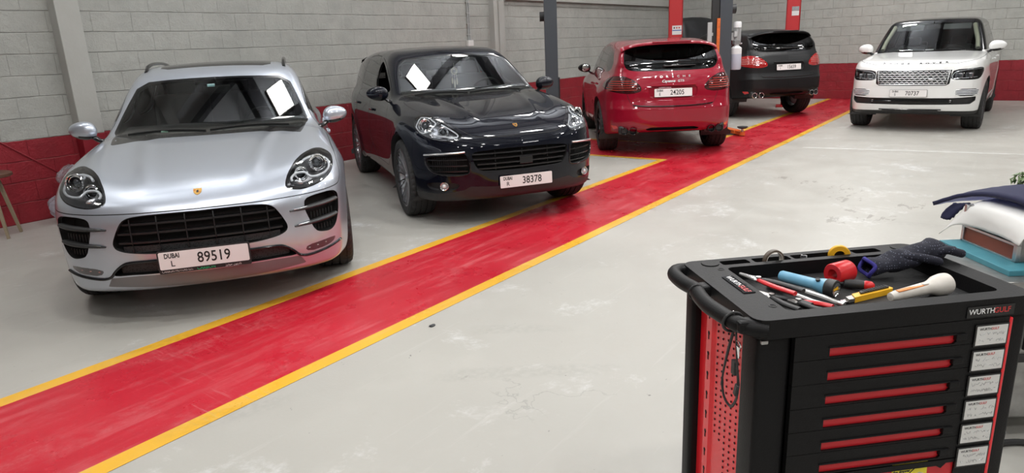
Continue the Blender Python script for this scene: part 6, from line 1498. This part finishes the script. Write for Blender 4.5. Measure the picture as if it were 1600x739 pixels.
# rolls standing in the back slots
def roll(name, label, u, v, R, r0, w, m, rz=.25, z=.890):
    t = thing(name, label, 'tape', cartw(u, v, z), CANG + rz); M = Matrix.Translation((0, 0, R)) @ Matrix.Rotation(math.pi/2, 4, 'X')
    bm = bmesh.new(); lathe(bm, [(r0, -w/2), (R-.002, -w/2), (R, -w/2+.002), (R, w/2-.002), (R-.002, w/2), (r0, w/2), (r0, -w/2)], 40, M); bm_obj('tape', bm, M_[m], t, smooth=True)
    bm = bmesh.new(); lathe(bm, [(r0-.0015, -w/2-.001), (r0, -w/2-.001), (r0, w/2+.001), (r0-.0015, w/2+.001), (r0-.0015, -w/2-.001)], 40, M); bm_obj('core', bm, M_['torch_white'] if m != 'yellow' else M_['yellow'], t, smooth=True)
M_['brown_tape'] = mat('brown_tape', (.10, .075, .055), .4)
roll('tape_roll', 'thin brown roll of tape standing in the back slot of the cart', .282, .438, .035, .029, .016, 'brown_tape', .1)
roll('tape_roll', 'yellow roll of tape standing in the back slot of the cart', .505, .438, .033, .018, .015, 'yellow', -.35)
roll('tape_roll', 'small black roll of tape in the back slot between brown and yellow rolls', .385, .438, .022, .012, .020, 'black_gloss', .9)
# work glove over the back right corner
def skin_obj(name, pts, edges, radii, m, parent=None, sub=2):
    me = bpy.data.meshes.new(name); me.from_pydata([tuple(p) for p in pts], edges, []); o = bpy.data.objects.new(name, me); link(o, parent)
    sk = o.modifiers.new('skin', 'SKIN'); 
    for i, v in enumerate(me.skin_vertices[0].data if me.skin_vertices else []): v.radius = radii[i]
    return o
def glove():
    t = thing('work_glove', 'dark blue dotted work glove with blue cuff over the back corner of the cart', 'glove', cartw(.525, .318, 0), CANG)
    rows = []; n = 26; nu = 30; r = np.random.RandomState(4)
    for i in range(n):
        s = i/(n-1); u = .0 + .255*s; v = .004 - .012*math.sin(s*3.0) + .012*s
        z = .918 + .030*s + .012*math.sin(s*math.pi)*.6 + (.012 if s > .5 else 0)*math.sin((s-.5)*6.28)
        w = .030 + .014*math.sin(s*math.pi)**.7 - .006*s**3 + .004*math.sin(s*17); h = .022 + .009*math.sin(s*2.6) + .004*math.sin(s*23+1)
        if s > .9: k = math.sqrt(max(0, 1-((s-.9)/.1)**2)); w *= .25+.75*k; h *= .25+.75*k
        rows.append([(u + .006*math.sin(a*3+s*9), v + math.cos(a)*w*(1+.06*math.sin(3*a+s*12)), z + math.sin(a)*h*(1+.10*math.sin(2*a+s*15))) for a in [2*math.pi*j/nu for j in range(nu)]])
    V = [p for q in rows for p in q]; F_ = [(i*nu+j, (i+1)*nu+j, (i+1)*nu+(j+1) % nu, i*nu+(j+1) % nu) for i in range(n-1) for j in range(nu)] + [tuple((n-1)*nu+j for j in range(nu))]
    mesh_obj('palm', V, F_, M_['glove'], t, smooth=True)
    rim = [Vector(p) + Vector((-.004, 0, 0)) for p in rows[0]]; bm = bmesh.new(); tube(bm, rim, .006, 8, closed=True); bm_obj('cuff', bm, M_['cuff'], t, smooth=True)
    for k, (v0, dv, l) in enumerate(((-.034, -.014, .05), (-.012, .0, .055), (.012, .004, .05), (.034, .010, .04))):
        P_ = chaikin(np.array([(.18, .004+v0*.6, .952), (.20+l*.5, .008+v0+dv*.5, .966-.003*k), (.20+l, .010+v0+dv, .958-.004*k), (.20+l+.025, .010+v0+dv*1.3, .950)]), 2, False)
        bm = bmesh.new(); m_ = len(P_); tube(bm, P_, [.0125*math.sqrt(max(.05, 1-(max(0, i/(m_-1)-.85)/.16)**2)) for i in range(m_)], 12); bm_obj('finger', bm, M_['glove'], t, smooth=True)
    bm = bmesh.new(); P_ = chaikin(np.array([(.09, -.02, .95), (.12, -.045, .955), (.165, -.055, .945), (.19, -.05, .935)]), 2, False); tube(bm, P_, .013, 12); bm_obj('thumb', bm, M_['glove'], t, smooth=True)
def glove_mat():
    m, nt, b = nodes('dotted_glove_knit'); tc = N(nt, 'TexCoord').outputs['Object']; v = N(nt, 'TexVoronoi'); v.inputs['Scale'].default_value = 130; v.inputs['Randomness'].default_value = .25
    nt.links.new(tc, v.inputs[0]); nt.links.new(mixc(nt, ramp(nt, v.outputs[0], .16, .26, 1, 0), (.010, .011, .022), (.12, .13, .18)), b.inputs['Base Color']); b.inputs['Roughness'].default_value = .85
    bp = N(nt, 'Bump'); bp.inputs['Strength'].default_value = .5; bp.inputs['Distance'].default_value = .002; nt.links.new(noise(nt, tc, 300, 3), bp.inputs['Height']); nt.links.new(bp.outputs[0], b.inputs['Normal'])
    return m
M_['glove'] = glove_mat(); M_['cuff'] = mat('blue_cuff', (.03, .025, .22), .8)
glove()

# ---------------------------------------------------------------- covered machine cabinet at the right edge
M_['machine_silver'] = mat('worn_aluminium', (.42, .42, .41), .38, .8, noise=(14, .7, (.22, .22, .21)))
M_['teal'] = mat('teal_board', (.055, .24, .30), .5, noise=(20, .4, (.09, .30, .36)))
M_['rust_panel'] = mat('brick_brown_panel', (.26, .065, .035), .4, noise=(12, .4, (.20, .05, .03)))
M_['sheet'] = mat('white_plastic_sheet', (.72, .72, .70), .42, noise=(3, .4, (.62, .61, .58)))
M_['blue_cloth'] = mat('blue_mat', (.028, .045, .30), .45, noise=(6, .7, (.06, .09, .42)), bump=(9, .5))
M_['navy_under'] = mat('navy_mat_underside', (.010, .012, .05), .8)
M_['window_dark'] = mat('dark_display', (.03, .035, .03), .15)
M_['leaf'] = mat('plastic_leaf', (.10, .17, .06), .5, noise=(25, .8, (.20, .27, .11)))
MO = (2.985, .015); MA = math.atan2(.606, .795)
MDZ = -.02
mc = thing('machine_cabinet', 'worn silver machine cabinet with teal shelf and brown panel at the right edge', 'machine', (MO[0], MO[1], 0), MA)
# local x to the far left end, local y away (towards -y right of frame) -> mirror y
def mb(bm, x0, x1, y0, y1, z0, z1): quad(bm, x0, x1, -y1, -y0, z0 + MDZ*(z0 > .3), z1 + MDZ*(z1 > .3))
bm = bmesh.new(); mb(bm, 0, .46, 0, .55, .10, .655); bm_obj('lower_body', bm, M_['machine_silver'], mc, bevel=.01)
bm = bmesh.new(); mb(bm, -.01, .47, -.01, .56, .672, .70); bm_obj('top_plate', bm, M_['machine_silver'], mc, bevel=.006)
bm = bmesh.new(); mb(bm, .02, .44, -.004, .002, .648, .668); bm_obj('black_gap', bm, M_['dark'], mc)
for z in (.662, .654): bm = bmesh.new(); mb(bm, -.008, .465, -.012, 0, z, z+.004); bm_obj('trim_bar', bm, M_['satin'], mc)
bm = bmesh.new()
for k in range(14): mb(bm, -.008, .0, .05+.03*k, .065+.03*k, .42, .60)
bm_obj('side_louvres', bm, M_['dark'], mc)
bm = bmesh.new(); mb(bm, .0, .46, .0, .008, .38, .40); mb(bm, -.012, 0, 0, .5, .37, .40); bm_obj('black_band', bm, M_['black_plastic'], mc)
bm = bmesh.new(); mb(bm, .055, .49, .085, .56, .70, .722); bm_obj('teal_shelf', bm, M_['teal'], mc, bevel=.002)
bm = bmesh.new(); mb(bm, .145, .48, .185, .54, .722, .885); bm_obj('upper_box', bm, M_['machine_silver'], mc, bevel=.004)
bm = bmesh.new(); mb(bm, .165, .465, .178, .19, .730, .785); bm_obj('brown_panel', bm, M_['rust_panel'], mc, bevel=.002)
for x0, x1 in ((.165, .30), (.315, .465)):
    bm = bmesh.new(); mb(bm, x0, x1, .180, .19, .800, .870); bm_obj('display_window', bm, M_['window_dark'], mc, bevel=.003)
for a in ((.145, .165, .722, .885), (.465, .48, .722, .885), (.145, .48, .722, .731), (.145, .48, .786, .797)):
    bm = bmesh.new(); mb(bm, a[0], a[1], .170, .188, a[2], a[3]); bm_obj('frame_bar', bm, M_['satin'], mc, bevel=.002)
for x in (.05, .41):
    for y in (.06, .48):
        bm = bmesh.new(); cyl(bm, (x-.015, -y, .045), (x+.015, -y, .045), .045, n=20); mb(bm, x-.02, x+.02, y-.02, y+.02, .08, .11); bm_obj('castor', bm, M_['rubber'], mc)
def drape(name, label, cat, grid, m, thick, m2=None):
    """cloth from a grid of points (rows), given thickness along its normal"""
    G = np.array(grid, float)
    for _ in range(2):          # smooth refinement in both directions
        for ax in (0, 1):
            G = np.moveaxis(G, ax, 0); Q = np.empty((2*len(G)-1,) + G.shape[1:]); Q[0::2] = G; Q[1::2] = (G[1:]+G[:-1])/2
            Q[2:-2:2] = Q[2:-2:2]*.5 + (Q[1:-3:2]+Q[3:-1:2])*.25; G = np.moveaxis(Q, 0, ax)
    r = np.random.RandomState(2); G = G + (r.rand(*G.shape)-.5)*.003
    h, w = G.shape[:2]; du = np.gradient(G, axis=1); dv = np.gradient(G, axis=0); nn = np.cross(du, dv); nn /= np.maximum(np.linalg.norm(nn, axis=2), 1e-9)[..., None]
    V = np.concatenate([G.reshape(-1, 3), (G - nn*thick).reshape(-1, 3)]); n = h*w; F_ = []; fm = []
    for i in range(h-1):
        for j in range(w-1):
            a, b, c, d = i*w+j, i*w+j+1, (i+1)*w+j+1, (i+1)*w+j; F_ += [(a, b, c, d), (n+a, n+d, n+c, n+b)]; fm += [0, 1]
    for i in range(h-1): F_ += [(i*w, (i+1)*w, n+(i+1)*w, n+i*w), (i*w+w-1, n+i*w+w-1, n+(i+1)*w+w-1, (i+1)*w+w-1)]; fm += [1, 1]
    for j in range(w-1): F_ += [(j, n+j, n+j+1, j+1), ((h-1)*w+j, (h-1)*w+j+1, n+(h-1)*w+j+1, n+(h-1)*w+j)]; fm += [1, 1]
    o = mesh_obj(name, V, F_, m, None, smooth=True, mats=[m, m2 or m], fm=fm); o.matrix_world = Matrix.Translation((MO[0], MO[1], MDZ)) @ Matrix.Rotation(MA, 4, 'Z'); tag(o, label, cat); return o
# white sheet over the upper box: rows from its front hem up and over (y is the depth; minus = into the picture right)
drape('plastic_sheet', 'creased white plastic sheet draped over the machine cabinet', 'plastic sheet',
      [[(.05, -.10, .822), (.16, -.145, .815), (.30, -.160, .808), (.42, -.160, .803), (.505, -.140, .790), (.535, -.11, .735)],
       [(.05, -.12, .86), (.16, -.150, .855), (.30, -.165, .862), (.42, -.160, .845), (.495, -.165, .835), (.535, -.15, .775)],
       [(.05, -.16, .90), (.16, -.185, .905), (.30, -.185, .900), (.42, -.185, .902), (.485, -.20, .895), (.53, -.19, .83)],
       [(.05, -.28, .915), (.16, -.28, .918), (.30, -.28, .912), (.42, -.28, .915), (.485, -.28, .905), (.515, -.26, .85)],
       [(.05, -.45, .92), (.16, -.45, .922), (.30, -.45, .918), (.42, -.45, .918), (.49, -.45, .905), (.515, -.42, .84)],
       [(.05, -.56, .90), (.16, -.56, .90), (.30, -.56, .90), (.42, -.56, .90), (.49, -.56, .89), (.51, -.52, .83)]], M_['sheet'], .002)
drape('blue_mat', 'stiff dark blue mat curving over the white sheet on the machine', 'mat',
      [[(-.12, -.19, .930), (.05, -.205, .936), (.20, -.215, .940), (.34, -.215, .938), (.46, -.205, .924), (.57, -.18, .888), (.665, -.15, .835)],
       [(-.12, -.30, .962), (.05, -.31, .968), (.20, -.31, .970), (.34, -.31, .966), (.47, -.30, .946), (.58, -.27, .902), (.68, -.23, .845)],
       [(-.12, -.42, .975), (.05, -.42, .982), (.20, -.42, .983), (.34, -.42, .976), (.47, -.41, .953), (.57, -.38, .908), (.66, -.35, .855)],
       [(-.12, -.54, .962), (.05, -.54, .968), (.20, -.54, .968), (.34, -.54, .960), (.47, -.53, .935), (.55, -.50, .898), (.61, -.47, .86)]], M_['blue_cloth'], .018, M_['navy_under'])
drape('blue_mat', 'folded end of a dark blue mat hanging beside the white sheet', 'mat',
      [[(.50, -.20, .885), (.53, -.19, .878), (.565, -.17, .865)], [(.535, -.175, .845), (.565, -.165, .838), (.60, -.155, .825)], [(.555, -.16, .800), (.58, -.155, .788), (.605, -.15, .792)]], M_['navy_under'], .014)
# plastic foliage on the mat
t = thing('plastic_plant', 'bunch of green plastic foliage lying on the blue mat', 'plant', (0, 0, 0)); t.matrix_world = Matrix.Translation((MO[0], MO[1], 0)) @ Matrix.Rotation(MA, 4, 'Z') @ Matrix.Translation((.43, -.45, .945+MDZ))
bm = bmesh.new(); r = random.Random(5)
for k in range(230):
    a = r.random()*6.283; e = r.random()**.6*1.45; R_ = .05 + r.random()*.045; d = Vector((math.cos(a)*math.sin(e), math.sin(a)*math.sin(e), math.cos(e))); c = Vector((d.x*R_*1.25, d.y*R_*1.1, abs(d.z)*R_*.95 + .004))
    s_ = .010 + r.random()*.009; side = d.orthogonal().normalized(); side.rotate(Matrix.Rotation(r.random()*6.28, 3, d)); up_ = d.cross(side)
    pts = [c - up_*s_, c + side*s_*.7, c + up_*s_ + d*s_*.9, c - side*s_*.7]; m_ = bm.verts.new(c + d*s_*.45); vs = [bm.verts.new(p) for p in pts]
    for i in range(4): bm.faces.new((vs[i], vs[(i+1) % 4], m_))
lf = bm_obj('leaves', bm, M_['leaf'], t)
bm = bmesh.new()
for k in range(9): a = k*.7; tube(bm, [(0, 0, .003), (.03*math.cos(a), .03*math.sin(a), .03), (.06*math.cos(a), .055*math.sin(a), .05)], .0025, 5)
bm_obj('stems', bm, M_['leaf'], t)
# ---------------------------------------------------------------- lamps
for i, L in enumerate(LAMPS):
    bm = bmesh.new(); box(bm, (L[0], L[1], L[2]+.045), (L[3]+.06, L[4]+.06, .05)); box(bm, (L[0], L[1], L[2]+.3), (.02, .02, .5))
    o = bm_obj('ceiling_light', bm, M_['black_plastic']); tag(o, 'square ceiling panel light hung below the roof beams', 'light', 'ceiling panel lights')
    bm = bmesh.new(); box(bm, L[:3], (L[3], L[4], .03)); bm_obj('diffuser', bm, M_['lamp'], o)
    la = bpy.data.lights.new('ceiling_lamp', 'AREA'); la.shape = 'RECTANGLE'; la.size = L[3]; la.size_y = L[4]; la.energy = L[5]; la.color = (1, .98, .95)
    lo = bpy.data.objects.new('ceiling_lamp', la); COL.objects.link(lo); lo.location = (L[0], L[1], L[2]-.03)
    up = bpy.data.lights.new('ceiling_fill_up', 'AREA'); up.shape = 'RECTANGLE'; up.size = L[3]; up.size_y = L[4]; up.energy = 36; up.color = (.93, .96, 1)  # added fill lamp aimed upward to brighten the ceiling and its reflections
    uo = bpy.data.objects.new('ceiling_fill_up', up); COL.objects.link(uo); uo.location = (L[0], L[1], L[2]+.09); uo.rotation_euler = (math.pi, 0, 0)
